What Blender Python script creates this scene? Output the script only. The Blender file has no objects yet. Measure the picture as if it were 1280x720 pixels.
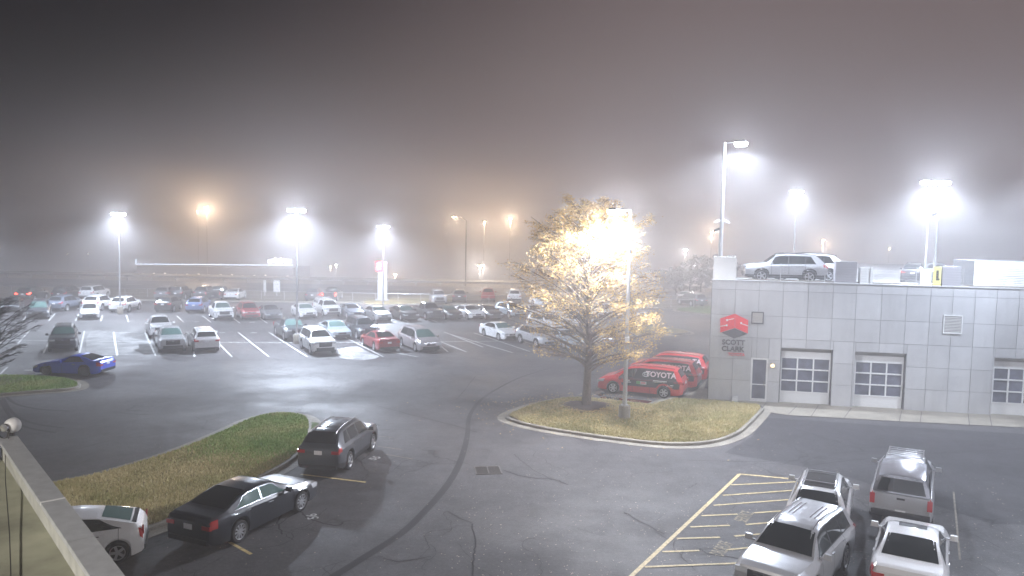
import bpy, bmesh, math, random
from mathutils import Vector, Matrix
random.seed(7)
R = math.radians
sc = bpy.context.scene
COL = sc.collection

# ------------------------------------------------------------------ camera
H = 9.5; F = 950.0
PITCH = math.atan(70.0 / F); ROLL = 0.02
fwd = Vector((0, math.cos(PITCH), -math.sin(PITCH)))
r0 = Vector((1, 0, 0)); u0 = r0.cross(fwd)
rt = r0 * math.cos(ROLL) + u0 * math.sin(ROLL)
up = u0 * math.cos(ROLL) - r0 * math.sin(ROLL)
cam = bpy.data.cameras.new('camera'); cam_o = bpy.data.objects.new('camera', cam); COL.objects.link(cam_o)
cam_o.matrix_world = Matrix(((rt.x, up.x, -fwd.x, 0), (rt.y, up.y, -fwd.y, 0), (rt.z, up.z, -fwd.z, H), (0, 0, 0, 1)))
cam.sensor_width = 36; cam.lens = 36 * F / 1280; cam.clip_start = 0.05; cam.clip_end = 6000
sc.camera = cam_o
def ray(px, py): return fwd * F + rt * (px - 640) + up * (360 - py)
def P(px, py, h=0.0):
    d = ray(px, py); t = (h - H) / d.z
    return Vector((d.x * t, d.y * t, h))
def PZ(px, py, Y):
    d = ray(px, py); t = Y / d.y
    return Vector((d.x * t, Y, H + d.z * t))

# ------------------------------------------------------------------ materials
def srgb(c): return tuple(((v / 12.92) if v <= 0.04045 else ((v + 0.055) / 1.055) ** 2.4) for v in c)
MC = {}
def mat(name, col, rough=0.6, metal=0.0, coat=0.0, spec=0.5, noise=0.0, nscale=8.0, bump=0.0, bscale=40.0, emit=None, estr=0.0, trans=0.0, alpha=1.0, sheen=0):
    if name in MC: return MC[name]
    m = bpy.data.materials.new(name); m.use_nodes = True
    nt = m.node_tree; b = nt.nodes['Principled BSDF']
    b.inputs['Base Color'].default_value = (*col, 1); b.inputs['Roughness'].default_value = rough
    b.inputs['Metallic'].default_value = metal; b.inputs['Coat Weight'].default_value = coat
    b.inputs['Specular IOR Level'].default_value = spec
    b.inputs['Coat Roughness'].default_value = 0.06
    if noise > 0:
        tc = nt.nodes.new('ShaderNodeTexCoord'); n = nt.nodes.new('ShaderNodeTexNoise'); n.inputs['Scale'].default_value = nscale; n.inputs['Detail'].default_value = 6
        r = nt.nodes.new('ShaderNodeValToRGB')
        r.color_ramp.elements[0].position = 0.3; r.color_ramp.elements[1].position = 0.7
        r.color_ramp.elements[0].color = (*[c * (1 - noise) for c in col], 1); r.color_ramp.elements[1].color = (*[min(1, c * (1 + noise)) for c in col], 1)
        nt.links.new(tc.outputs['Object'], n.inputs['Vector']); nt.links.new(n.outputs['Fac'], r.inputs['Fac']); nt.links.new(r.outputs['Color'], b.inputs['Base Color'])
    if bump > 0:
        tc = nt.nodes.new('ShaderNodeTexCoord'); n = nt.nodes.new('ShaderNodeTexNoise'); n.inputs['Scale'].default_value = bscale; n.inputs['Detail'].default_value = 4
        bp = nt.nodes.new('ShaderNodeBump'); bp.inputs['Strength'].default_value = bump; bp.inputs['Distance'].default_value = 0.02
        nt.links.new(tc.outputs['Object'], n.inputs['Vector']); nt.links.new(n.outputs['Fac'], bp.inputs['Height']); nt.links.new(bp.outputs['Normal'], b.inputs['Normal'])
    if emit:
        b.inputs['Emission Color'].default_value = (*emit, 1); b.inputs['Emission Strength'].default_value = estr
    if trans > 0: b.inputs['Transmission Weight'].default_value = trans
    MC[name] = m
    return m
def ground_mat(name, base, c2, big=0.12, fine=60, rough=(0.35, 0.75), wetscale=0.09, speck=0.0, bump=0.4, cracks=False, spec=.5, panel=False):
    m = bpy.data.materials.new(name); m.use_nodes = True; nt = m.node_tree; N = nt.nodes; L = nt.links; b = N['Principled BSDF']
    g = N.new('ShaderNodeNewGeometry')
    def noise(s, d=8, rg=0.6):
        n = N.new('ShaderNodeTexNoise'); n.inputs['Scale'].default_value = s; n.inputs['Detail'].default_value = d; n.inputs['Roughness'].default_value = rg
        L.new(g.outputs['Position'], n.inputs['Vector']); return n.outputs['Fac']
    def ramp(f, p0, p1, c0, c1):
        r = N.new('ShaderNodeValToRGB'); r.color_ramp.elements[0].position = p0; r.color_ramp.elements[1].position = p1
        r.color_ramp.elements[0].color = (*c0, 1); r.color_ramp.elements[1].color = (*c1, 1); L.new(f, r.inputs['Fac']); return r.outputs['Color']
    def mix(t, f, a, bb):
        x = N.new('ShaderNodeMix'); x.data_type = 'RGBA'; x.blend_type = t
        if isinstance(f, float): x.inputs[0].default_value = f
        else: L.new(f, x.inputs[0])
        L.new(a, x.inputs[6]); L.new(bb, x.inputs[7]); return x.outputs[2]
    b.inputs['Specular IOR Level'].default_value = spec
    c = ramp(noise(big), 0.35, 0.65, base, c2)
    f = ramp(noise(fine, 3, 0.7), 0.3, 0.75, (.97 if panel else 0.55,) * 3, (1.03 if panel else 1.5,) * 3)
    c = mix('MULTIPLY', 1.0, c, f)
    mk = (.96, 1.03) if panel else ((.70, 1.28) if cracks else (.78, 1.18))
    mid = ramp(noise(.5 if panel else 1.7, 8, 0.7), 0.3, 0.7, (mk[0],) * 3, (mk[1],) * 3)
    c = mix('MULTIPLY', 1.0, c, mid)
    if cracks:
        c = mix('MULTIPLY', 1.0, c, ramp(noise(9, 5, .8), .35, .68, (.72,) * 3, (1.35,) * 3))
        vo = N.new('ShaderNodeTexVoronoi'); vo.inputs['Scale'].default_value = 7; L.new(g.outputs['Position'], vo.inputs['Vector'])
        c = mix('ADD', 1.0, c, ramp(vo.outputs['Distance'], .03, .05, (.09,) * 3, (0,) * 3))
    if cracks:
        nv = N.new('ShaderNodeTexNoise'); nv.inputs['Scale'].default_value = 0.5; nv.inputs['Detail'].default_value = 8
        L.new(g.outputs['Position'], nv.inputs['Vector'])
        mx = N.new('ShaderNodeMix'); mx.data_type = 'RGBA'; mx.blend_type = 'LINEAR_LIGHT'; mx.inputs[0].default_value = 0.9
        L.new(g.outputs['Position'], mx.inputs[6]); L.new(nv.outputs['Color'], mx.inputs[7])
        v = N.new('ShaderNodeTexVoronoi'); v.feature = 'DISTANCE_TO_EDGE'; v.inputs['Scale'].default_value = 0.16
        L.new(mx.outputs[2], v.inputs['Vector'])
        cr = ramp(v.outputs['Distance'], 0.0018, 0.007, (0.35,) * 3, (1,) * 3)
        gate = ramp(noise(0.11, 2), 0.50, 0.58, (1,) * 3, (0,) * 3)
        one = N.new('ShaderNodeRGB'); one.outputs[0].default_value = (1, 1, 1, 1)
        cr2 = mix('MIX', gate, cr, one.outputs[0])
        c = mix('MULTIPLY', 1.0, c, cr2)
    if panel:
        r = N.new('ShaderNodeMapRange'); r.inputs[3].default_value = .90; r.inputs[4].default_value = 1.06; L.new(g.outputs['Random Per Island'], r.inputs[0])
        cc = N.new('ShaderNodeCombineColor'); [L.new(r.outputs[0], cc.inputs[i]) for i in range(3)]
        c = mix('MULTIPLY', 1.0, c, cc.outputs[0])
        mp = N.new('ShaderNodeMapping'); mp.inputs['Scale'].default_value = (3.5, 3.5, .22); L.new(g.outputs['Position'], mp.inputs[0])
        sn = N.new('ShaderNodeTexNoise'); sn.inputs['Scale'].default_value = 1.0; sn.inputs['Detail'].default_value = 4; L.new(mp.outputs[0], sn.inputs['Vector'])
        c = mix('MULTIPLY', 1.0, c, ramp(sn.outputs['Fac'], .35, .55, (.94,) * 3, (1,) * 3))
        b.inputs['Metallic'].default_value = .15
    L.new(c, b.inputs['Base Color'])
    rr = ramp(noise(wetscale, 6, 0.65), 0.42, 0.62, (rough[0],) * 3, (rough[1],) * 3)
    L.new(rr, b.inputs['Roughness'])
    bp = N.new('ShaderNodeBump'); bp.inputs['Strength'].default_value = bump; bp.inputs['Distance'].default_value = 0.01
    L.new(noise(fine * 1.5, 2), bp.inputs['Height']); L.new(bp.outputs['Normal'], b.inputs['Normal'])
    return m
M_asph = ground_mat('asphalt_lot', (0.056, 0.053, 0.055), (0.084, 0.079, 0.082), cracks=True, rough=(0.55, 0.8), bump=0.7, spec=.28)
M_asph2 = ground_mat('asphalt_dark', (0.036, 0.034, 0.038), (0.048, 0.046, 0.050), cracks=True, rough=(0.6, 0.8), bump=0.6, spec=.25)
M_conc = ground_mat('concrete', (0.21, 0.185, 0.15), (0.28, 0.25, 0.205), big=0.5, fine=30, rough=(0.6, 0.85), bump=0.2)
M_grass = ground_mat('grass_soil', (0.13, 0.115, 0.04), (0.26, 0.20, 0.09), big=0.35, fine=14, rough=(0.9, 0.95), bump=1.0)
M_grassg = ground_mat('grass_soil_green', (0.06, 0.11, 0.022), (0.11, 0.14, 0.035), big=0.4, fine=14, rough=(0.9, 0.95), bump=1.0)
M_far = ground_mat('terrain_grass', (0.12, 0.105, 0.07), (0.18, 0.15, 0.10), big=0.05, fine=3, rough=(0.9, 0.95))
M_mulch = ground_mat('mulch', (0.035, 0.020, 0.014), (0.06, 0.035, 0.025), big=2, fine=18, rough=(0.9, 0.95), bump=1.0)
M_white = mat('white_line_paint', (0.48, 0.48, 0.47), 0.55, noise=0.25, nscale=9)
M_yel = mat('yellow_line_paint', (0.55, 0.42, 0.19), 0.6, noise=0.3, nscale=9)
M_tar = mat('tar_seal', (0.040, 0.038, 0.040), 0.85, spec=.1)
M_panel = ground_mat('silver_cladding', (0.45, 0.45, 0.462), (0.52, 0.52, 0.53), big=0.25, fine=2.2, rough=(0.34, 0.46), bump=0.02, panel=True)
M_core = mat('dark_backing', (0.13, 0.13, 0.14), 0.8)
M_alu = mat('white_aluminium', (0.7, 0.7, 0.7), 0.4, 0.1)
M_glass = mat('dark_window_glass', (0.10, 0.105, 0.14), 0.06, spec=0.8, noise=0.5, nscale=1.4)
M_galv = mat('galvanised_steel', (0.45, 0.45, 0.46), 0.45, 0.6)
M_black = mat('black_plastic', (0.012, 0.012, 0.014), 0.5)
M_tyre = mat('tyre_rubber', (0.014, 0.014, 0.015), 0.75)
M_rim = mat('alloy_rim', (0.55, 0.55, 0.57), 0.3, 0.7)
M_rimd = mat('dark_alloy_rim', (0.08, 0.08, 0.09), 0.3, 0.7)
M_cglass = mat('car_glass', (0.010, 0.013, 0.014), 0.04, spec=0.9)
M_cglassg = mat('car_glass_green_sheen', (0.07, 0.13, 0.12), 0.05, spec=0.9)  # lit reflections are painted in as a paler green base colour
M_head = mat('headlight_lens', (0.65, 0.67, 0.70), 0.08, 0.3, coat=1.0)
M_tail = mat('tail_lamp_red', (0.42, 0.012, 0.012), 0.12, coat=1.0)
M_tailon = mat('tail_lamp_lit', (0.5, 0.01, 0.01), 0.2, emit=(1, 0.05, 0.03), estr=9)
M_plate = mat('licence_plate', (0.7, 0.7, 0.72), 0.4)
M_chrome = mat('chrome', (0.75, 0.75, 0.76), 0.15, 1.0)
M_red = mat('sign_red', (0.78, 0.03, 0.045), 0.4)
M_redp = mat('decal_red', (0.60, 0.03, 0.035), 0.4)
M_dgrey = mat('sign_dark_grey', (0.06, 0.06, 0.065), 0.5)
M_white2 = mat('white_enamel', (0.75, 0.75, 0.74), 0.4)
M_bark = mat('bark', (0.14, 0.11, 0.09), 0.9, noise=0.3, nscale=12, bump=0.8, bscale=25)
M_barkd = mat('bark_dark', (0.03, 0.024, 0.024), 0.9, noise=0.3, nscale=12)
def paint(name, col, metal=0.3, rough=0.3): return mat('paint_' + name, col, rough, metal, coat=0.8)
PAINT = {
 'white': paint('white', (0.72, 0.72, 0.73), 0.0), 'pearl': paint('pearl', (0.62, 0.61, 0.62), 0.05), 'silver': paint('silver', (0.42, 0.42, 0.44), 0.4),
 'midsilver': paint('mid_silver', (0.23, 0.235, 0.26), 0.4), 'champagne': paint('champagne', (0.36, 0.33, 0.34), 0.4), 'grey': paint('grey', (0.13, 0.135, 0.15), 0.4), 'dgrey': paint('dark_grey', (0.065, 0.07, 0.082), 0.35),
 'black': paint('black', (0.010, 0.011, 0.014), 0.1), 'navy': paint('navy', (0.004, 0.006, 0.013), 0.1), 'red': paint('red', (0.33, 0.015, 0.02), 0.25), 'vanred': paint('van_red', (0.62, 0.02, 0.03), 0.05),
 'blue': paint('blue', (0.012, 0.06, 0.55), 0.1), 'sky': paint('pale_blue', (0.16, 0.22, 0.42), 0.3), 'maroon': paint('maroon', (0.26, 0.015, 0.025), 0.3), 'iceblue': paint('ice_blue', (0.40, 0.47, 0.53), 0.3), 'steel': paint('steel_blue', (0.16, 0.19, 0.25), 0.4)}

# ------------------------------------------------------------------ object helpers
def link(name, me, parent=None, m=None):
    o = bpy.data.objects.new(name, me); COL.objects.link(o)
    if parent is not None: o.parent = parent
    if m is not None and me is not None and hasattr(me, 'materials'):
        if len(me.materials) == 0: me.materials.append(m)
        else: o.material_slots[0].link = 'OBJECT'; o.material_slots[0].material = m
    return o
def tag(o, label=None, cat=None, group=None, kind=None):
    if label: o['label'] = label
    if cat: o['category'] = cat
    if group: o['group'] = group
    if kind: o['kind'] = kind
    return o
def thing(name, label, cat, loc=(0, 0, 0), rz=0.0, group=None):
    o = bpy.data.objects.new(name, None); COL.objects.link(o); o.location = loc; o.rotation_euler = (0, 0, rz)
    return tag(o, label, cat, group)
class MB:
    def __init__(s): s.v = []; s.f = []; s.mi = []
    def quad(s, pts, mi=0):
        n = len(s.v); s.v += [tuple(p) for p in pts]; s.f.append(tuple(range(n, n + len(pts)))); s.mi.append(mi)
    def box(s, c, d, rz=0.0, mi=0, M=None, taper=1.0):
        x, y, z = [a / 2 for a in d]; n = len(s.v); pts = []
        for k in (-1, 1):
            t = taper if k > 0 else 1
            for (i, j) in ((-1, -1), (1, -1), (1, 1), (-1, 1)): pts.append(Vector((i * x * t, j * y * t, k * z)))
        rm = Matrix.Rotation(rz, 3, 'Z') if M is None else M
        for p in pts:
            q = rm @ p; s.v.append((q.x + c[0], q.y + c[1], q.z + c[2]))
        for f in ((3, 2, 1, 0), (4, 5, 6, 7), (0, 1, 5, 4), (1, 2, 6, 5), (2, 3, 7, 6), (3, 0, 4, 7)):
            s.f.append(tuple(n + i for i in f)); s.mi.append(mi)
        return s
    def tube(s, pts, rad, n=6, mi=0, cap=True):
        pts = [Vector(p) for p in pts]
        if not isinstance(rad, (list, tuple)): rad = [rad] * len(pts)
        base = len(s.v); a = None
        for i, p in enumerate(pts):
            d = (pts[min(i + 1, len(pts) - 1)] - pts[max(i - 1, 0)]).normalized()
            if a is None: a = d.orthogonal().normalized()
            else:
                a = a - d * a.dot(d); a = a.normalized() if a.length > 1e-6 else d.orthogonal().normalized()
            b = d.cross(a)
            for k in range(n):
                t = 2 * math.pi * k / n; q = p + (a * math.cos(t) + b * math.sin(t)) * rad[i]; s.v.append(tuple(q))
        for i in range(len(pts) - 1):
            for k in range(n):
                s.f.append((base + i * n + k, base + i * n + (k + 1) % n, base + (i + 1) * n + (k + 1) % n, base + (i + 1) * n + k)); s.mi.append(mi)
        if cap:
            s.f.append(tuple(base + k for k in reversed(range(n)))); s.mi.append(mi)
            s.f.append(tuple(base + (len(pts) - 1) * n + k for k in range(n))); s.mi.append(mi)
        return s
    def lathe(s, prof, n=20, axis='Z', c=(0, 0, 0), mi=0):
        base = len(s.v)
        for (r, h) in prof:
            for k in range(n):
                t = 2 * math.pi * k / n; x, y = r * math.cos(t), r * math.sin(t)
                p = (x, y, h) if axis == 'Z' else (x, h, y)
                s.v.append((p[0] + c[0], p[1] + c[1], p[2] + c[2]))
        for i in range(len(prof) - 1):
            for k in range(n):
                f = (base + i * n + k, base + i * n + (k + 1) % n, base + (i + 1) * n + (k + 1) % n, base + (i + 1) * n + k)
                s.f.append(f if axis == 'Z' else f[::-1]); s.mi.append(mi)
        return s
    def mesh(s, name, mats=(), smooth=None):
        me = bpy.data.meshes.new(name); me.from_pydata(s.v, [], s.f)
        for m in mats: me.materials.append(m)
        if len(mats) > 1: me.polygons.foreach_set('material_index', s.mi)
        me.update()
        if smooth is not None:
            me.polygons.foreach_set('use_smooth', [True] * len(me.polygons)); me.set_sharp_from_angle(angle=R(smooth))
        return me
    def build(s, name, mats, parent=None, smooth=None):
        if not isinstance(mats, (list, tuple)): mats = [mats]
        return link(name, s.mesh(name, mats, smooth), parent)
def poly_sheet(name, pts, m, z=0.0, kind='structure', sub=True):
    bm = bmesh.new(); vs = [bm.verts.new((p[0], p[1], z)) for p in pts]; f = bm.faces.new(vs)
    if f.normal.z < 0: f.normal_flip()
    bmesh.ops.triangulate(bm, faces=[f]); bm.normal_update()
    for f in bm.faces:
        if f.normal.z < 0: f.normal_flip()
    me = bpy.data.meshes.new(name); bm.to_mesh(me); bm.free(); me.materials.append(m)
    o = link(name, me)
    if kind: o['kind'] = kind
    return o
def smooth_loop(pts, n=4, closed=True):
    out = []; k = len(pts)
    rng = range(k) if closed else range(k - 1)
    for i in rng:
        if closed: p0, p1, p2, p3 = pts[(i - 1) % k], pts[i], pts[(i + 1) % k], pts[(i + 2) % k]
        else: p0, p1, p2, p3 = pts[max(i - 1, 0)], pts[i], pts[i + 1], pts[min(i + 2, k - 1)]
        for j in range(n):
            t = j / n
            out.append(0.5 * ((2 * p1) + (-p0 + p2) * t + (2 * p0 - 5 * p1 + 4 * p2 - p3) * t * t + (-p0 + 3 * p1 - 3 * p2 + p3) * t ** 3))
    if not closed: out.append(pts[-1])
    return out
def strip(mb, pts, w, z):
    pts = [Vector((p[0], p[1], 0)) for p in pts]; ws = w if isinstance(w, (list, tuple)) else [w] * len(pts)
    L = []; Rr = []
    for i, p in enumerate(pts):
        d = (pts[min(i + 1, len(pts) - 1)] - pts[max(i - 1, 0)]).normalized(); n = Vector((-d.y, d.x, 0))
        L.append(p + n * ws[i] / 2 + Vector((0, 0, z))); Rr.append(p - n * ws[i] / 2 + Vector((0, 0, z)))
    for i in range(len(pts) - 1): mb.quad([Rr[i], Rr[i + 1], L[i + 1], L[i]])
def kerb(name, pts, side=1, closed=False, gutter=0.42):
    # section swept along pts; pts = back line of the kerb top; side=+1: road on the right of the direction
    prof = [(-0.02, -0.05), (-0.02, 0.13), (0.0, 0.145), (0.13, 0.14), (0.155, 0.12), (0.175, 0.016), (0.175 + gutter, 0.012), (0.175 + gutter, -0.05)]
    mb = MB(); n = len(pts); rings = []
    for i in range(n):
        if closed: d = pts[(i + 1) % n] - pts[(i - 1) % n]
        else: d = pts[min(i + 1, n - 1)] - pts[max(i - 1, 0)]
        d = Vector((d.x, d.y, 0)).normalized(); nn = Vector((d.y, -d.x, 0)) * side
        rings.append([Vector((pts[i].x, pts[i].y, 0)) + nn * a + Vector((0, 0, h)) for a, h in prof])
    for i in range(n if closed else n - 1):
        a, b = rings[i], rings[(i + 1) % n]
        for k in range(len(prof) - 1):
            q = [a[k], a[k + 1], b[k + 1], b[k]]; mb.quad(q if side > 0 else q[::-1])
    o = mb.build(name, M_kerb); o['kind'] = 'structure'; return o
M_kerb = ground_mat('kerb_concrete', (0.18, 0.16, 0.13), (0.26, 0.235, 0.195), big=0.8, fine=25, rough=(0.6, 0.85), bump=0.2)
def grass_blades(name, pts, n, base_z, m, h=0.055, dense=None):
    xs = [p.x for p in pts]; ys = [p.y for p in pts]
    def inside(x, y):
        c = False; j = len(pts) - 1
        for i in range(len(pts)):
            if (pts[i].y > y) != (pts[j].y > y) and x < (pts[j].x - pts[i].x) * (y - pts[i].y) / (pts[j].y - pts[i].y) + pts[i].x: c = not c
            j = i
        return c
    v = []; f = []; k = 0
    while k < n:
        x = random.uniform(min(xs), max(xs)); y = random.uniform(min(ys), max(ys))
        if not inside(x, y): continue
        if dense and not dense(x, y): k += 1; continue
        a = random.uniform(0, 6.28); w = random.uniform(0.012, 0.035); hh = h * random.uniform(0.3, 1.9); l = random.uniform(-0.05, 0.05); l2 = random.uniform(-0.05, 0.05)
        b = len(v); v += [(x - w * math.cos(a), y - w * math.sin(a), base_z), (x + w * math.cos(a), y + w * math.sin(a), base_z), (x + l, y + l2, base_z + hh)]; f.append((b, b + 1, b + 2)); k += 1
    me = bpy.data.meshes.new(name); me.from_pydata(v, [], f); me.materials.append(m)
    return tag(link(name, me), kind='stuff')
def blade_mat(name, ca, cb, cc):
    m = bpy.data.materials.new(name); m.use_nodes = True; nt = m.node_tree; N = nt.nodes; L = nt.links; b = N['Principled BSDF']
    g = N.new('ShaderNodeNewGeometry'); r = N.new('ShaderNodeValToRGB'); r.color_ramp.elements[0].color = (*ca, 1); r.color_ramp.elements[1].color = (*cc, 1)
    e = r.color_ramp.elements.new(0.5); e.color = (*cb, 1)
    n = N.new('ShaderNodeTexNoise'); n.inputs['Scale'].default_value = 0.45; n.inputs['Detail'].default_value = 5; L.new(g.outputs['Position'], n.inputs['Vector'])
    mx = N.new('ShaderNodeMath'); mx.operation = 'MULTIPLY_ADD'; mx.inputs[1].default_value = 0.6; L.new(g.outputs['Random Per Island'], mx.inputs[0])
    mr = N.new('ShaderNodeMapRange'); mr.inputs[1].default_value = 0.38; mr.inputs[2].default_value = 0.62; mr.inputs[4].default_value = 0.55; L.new(n.outputs['Fac'], mr.inputs[0]); L.new(mr.outputs[0], mx.inputs[2])
    L.new(mx.outputs[0], r.inputs['Fac']); L.new(r.outputs['Color'], b.inputs['Base Color']); b.inputs['Roughness'].default_value = 0.8
    return m
M_blade = blade_mat('dry_grass_blades', (0.26, 0.27, 0.09), (0.46, 0.40, 0.19), (0.62, 0.53, 0.30))
M_bladeg = blade_mat('green_grass_blades', (0.14, 0.27, 0.05), (0.24, 0.36, 0.09), (0.42, 0.42, 0.17))

# ------------------------------------------------------------------ terrain and pavements
mb = MB()
prof = [(-60, 0), (97.5, 0), (106, -0.02), (134, 0.35), (141, 0.5), (160, -6), (900, -6.2)]
for i in range(len(prof) - 1):
    (y0, z0), (y1, z1) = prof[i], prof[i + 1]
    mb.quad([(-700, y0, z0 - 0.03), (700, y0, z0 - 0.03), (700, y1, z1 - 0.03), (-700, y1, z1 - 0.03)])
g = mb.build('ground', M_far); g['kind'] = 'structure'
poly_sheet('parking_lot', [(-190, -55), (150, -55), (150, 98.2), (20, 98.2), (-190, 91)], M_asph, 0.0)
mb = MB(); hw = [(-400, 112), (400, 112)]
mb.quad([(-400, 111, 0.10), (400, 111, 0.10), (400, 125, 0.28), (-400, 125, 0.28)]); o = mb.build('highway', M_asph2); o['kind'] = 'structure'
mb = MB()
for x in range(-60, 30):
    mb.quad([(x * 6, 117.5, 0.20), (x * 6 + 2.5, 117.5, 0.20), (x * 6 + 2.5, 117.7, 0.204), (x * 6, 117.7, 0.204)])
mb.quad([(-400, 111.4, 0.120), (400, 111.4, 0.120), (400, 111.55, 0.122), (-400, 111.55, 0.122)])
o = mb.build('highway_markings', M_white); o['kind'] = 'structure'
kerb('far_kerb', [Vector((-190, 91.6, 0)), Vector((-60, 94.1, 0)), Vector((-10, 98.2, 0)), Vector((18, 98.6, 0)), Vector((120, 98.6, 0))], side=1, gutter=0.5)

# service apron: darker newer asphalt near the building
A = P(884.7, 499); B = P(1233, 518.7); S = (B - A).normalized(); NB = Vector((-S.y, S.x, 0))   # NB points away from camera
WA = A.copy()
def wall_sh(px, py):
    d = ray(px, py); o = Vector((0, 0, H)); t = (A - o).dot(NB) / d.dot(NB); p = o + d * t
    return (p - A).dot(S), p.z
apr = [P(960, 521), P(1500, 548), P(1600, 760), P(1160, 900), P(940, 640), P(900, 575), P(940, 545)]
poly_sheet('service_apron', [P(958, 522), P(1120, 533), P(1420, 551), P(1500, 660), P(1240, 655), P(1040, 590), P(905, 566), P(940, 546), P(952, 530)], M_asph2, 0.004)
# concrete walk along the building
walk = [A - S * 5 - NB * 0.2, A - S * 1.4 - NB * 0.05]
w0 = [P(830, 509.5), P(872, 487), P(884, 474), A + NB * 3, A + S * 45 + NB * 3, A + S * 45 - NB * 2.0, P(1280, 535), P(1120, 527), P(985, 519.5), P(955, 515), P(952, 507.5), P(885, 503.5), P(844, 503)]
poly_sheet('concrete_walk', w0, M_conc, 0.03)
mb = MB()
for (a, b) in (((985, 519), (996, 508)), ((1014, 521), (1024, 506)), ((1055, 523), (1064, 511)), ((1124, 527.5), (1127, 514.5)), ((1150, 529), (1152, 515)), ((1212, 533), (1210, 518)), ((1240, 534), (1237, 520)), ((905, 506.5), (912, 502)), ((953, 510), (958, 504))):
    p, q_ = P(*a), P(*b); strip(mb, [p, q_], .03, .036)
o = mb.build('walk_joints', M_tar); o['kind'] = 'structure'
# islands
isl = smooth_loop([P(*q) for q in [(636, 522), (657, 511.5), (694, 502), (726, 499.5), (760, 502.5), (815, 508.5)]], 4, False) + [P(844, 500.5), P(885, 503), P(948, 508.5)] + \
      smooth_loop([P(*q) for q in [(951, 513), (934, 531), (915, 545), (882, 554.5), (830, 556), (760, 548.5), (690, 538), (652, 530)]], 4, False)
poly_sheet('island_lawn', isl, M_grass, 0.135)
ke = smooth_loop([P(*q) for q in [(951, 513), (934, 531), (915, 545), (882, 554.5), (830, 556), (760, 548.5), (690, 538), (652, 530), (636, 522), (657, 511.5), (694, 502), (726, 499.5), (760, 502.5), (815, 508.5)]], 5, False)
kerb('kerb', ke + [P(844, 498.5)], side=-1)
mul = []
mc = P(733, 511)
for k in range(24):
    t = k / 24 * 6.283; rr = 1.55 + 0.15 * math.sin(3 * t) + random.uniform(-.06, .06); mul.append(mc + Vector((math.cos(t) * rr, math.sin(t) * rr, 0)))
mbm = MB(); ctr = mc + Vector((0, 0, 0.28))
for k in range(24):
    a, b = mul[k], mul[(k + 1) % 24]; am, bmm = a.lerp(mc, .4) + Vector((0, 0, .24)), b.lerp(mc, .4) + Vector((0, 0, .24))
    mbm.quad([a + Vector((0, 0, .137)), b + Vector((0, 0, .137)), bmm, am]); mbm.quad([am, bmm, ctr])
o = mbm.build('mulch_bed', M_mulch, smooth=60); o['kind'] = 'structure'
isl2t = [P(*q) for q in [(-60, 640), (30, 615), (75, 606), (120, 597), (180, 580), (230, 563), (280, 542), (312, 527), (337, 520.5), (362, 519.5), (381, 524)]]
isl2b = [P(*q) for q in [(386, 534), (380, 556), (364, 575), (340, 590), (285, 618), (225, 647), (170, 668), (110, 690), (40, 715), (-60, 750)]]
i2 = smooth_loop(isl2t + isl2b, 4, True)
poly_sheet('near_island_lawn', i2, M_grass, 0.135)
kerb('kerb', i2, side=1 if False else -1, closed=True) if False else None
def area(pts): return sum(pts[i].x * pts[(i + 1) % len(pts)].y - pts[(i + 1) % len(pts)].x * pts[i].y for i in range(len(pts)))
def ring_kerb(pts): kerb('kerb', pts if area(pts) < 0 else pts[::-1], side=-1, closed=True)
ring_kerb(i2)
i3 = smooth_loop([P(*q) for q in [(-90, 471), (0, 471.5), (40, 472), (75, 474.5), (93, 479), (97, 484), (88, 487.5), (55, 490), (0, 494.5), (-90, 502)]], 4, True)
poly_sheet('corner_island_lawn', i3, M_grassg, 0.135); ring_kerb(i3)
c3 = P(-12, 480); poly_sheet('mulch_bed', [c3 + Vector((math.cos(t / 16 * 6.283) * 1.6, math.sin(t / 16 * 6.283) * 1.7, 0)) for t in range(16)], M_mulch, 0.16)
i4 = smooth_loop([P(*q) for q in [(846, 388), (870, 384), (960, 384), (960, 398), (900, 394.5), (868, 391.5)]], 4, True)
poly_sheet('far_island_lawn', i4, M_grassg, 0.135); ring_kerb(i4)
i5 = smooth_loop([P(*q) for q in [(790, 409), (835, 411), (858, 415), (853, 418), (800, 419), (770, 414)]], 4, True)
poly_sheet('small_island_lawn', i5, M_grass, 0.135); ring_kerb(i5)
i6 = smooth_loop([P(*q) for q in [(455, 379.5), (470, 374), (555, 374), (575, 378), (480, 381.5)]], 4, True)
poly_sheet('sign_lawn', i6, M_grass, 0.135); ring_kerb(i6)
def gz(x, y):
    c = P(350, 543); return (x - c.x) ** 2 + (y - c.y) ** 2 < (4.0 + random.gauss(0, .8)) ** 2
grass_blades('grass', i2, 90000, 0.13, M_bladeg, 0.06, dense=gz)
grass_blades('grass', i2, 80000, 0.13, M_blade, 0.06, dense=lambda x, y: not gz(x, y))
poly_sheet('green_turf_patch', [P(352, 545) + Vector((math.cos(t / 20 * 6.283), math.sin(t / 20 * 6.283), 0)) * (2.2 + .25 * math.sin(t * 2.3)) for t in range(20)], M_grassg, .139)
grass_blades('grass', isl, 60000, 0.13, M_blade, 0.06)
grass_blades('grass', i3, 22000, 0.13, M_bladeg, 0.06)

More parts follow.
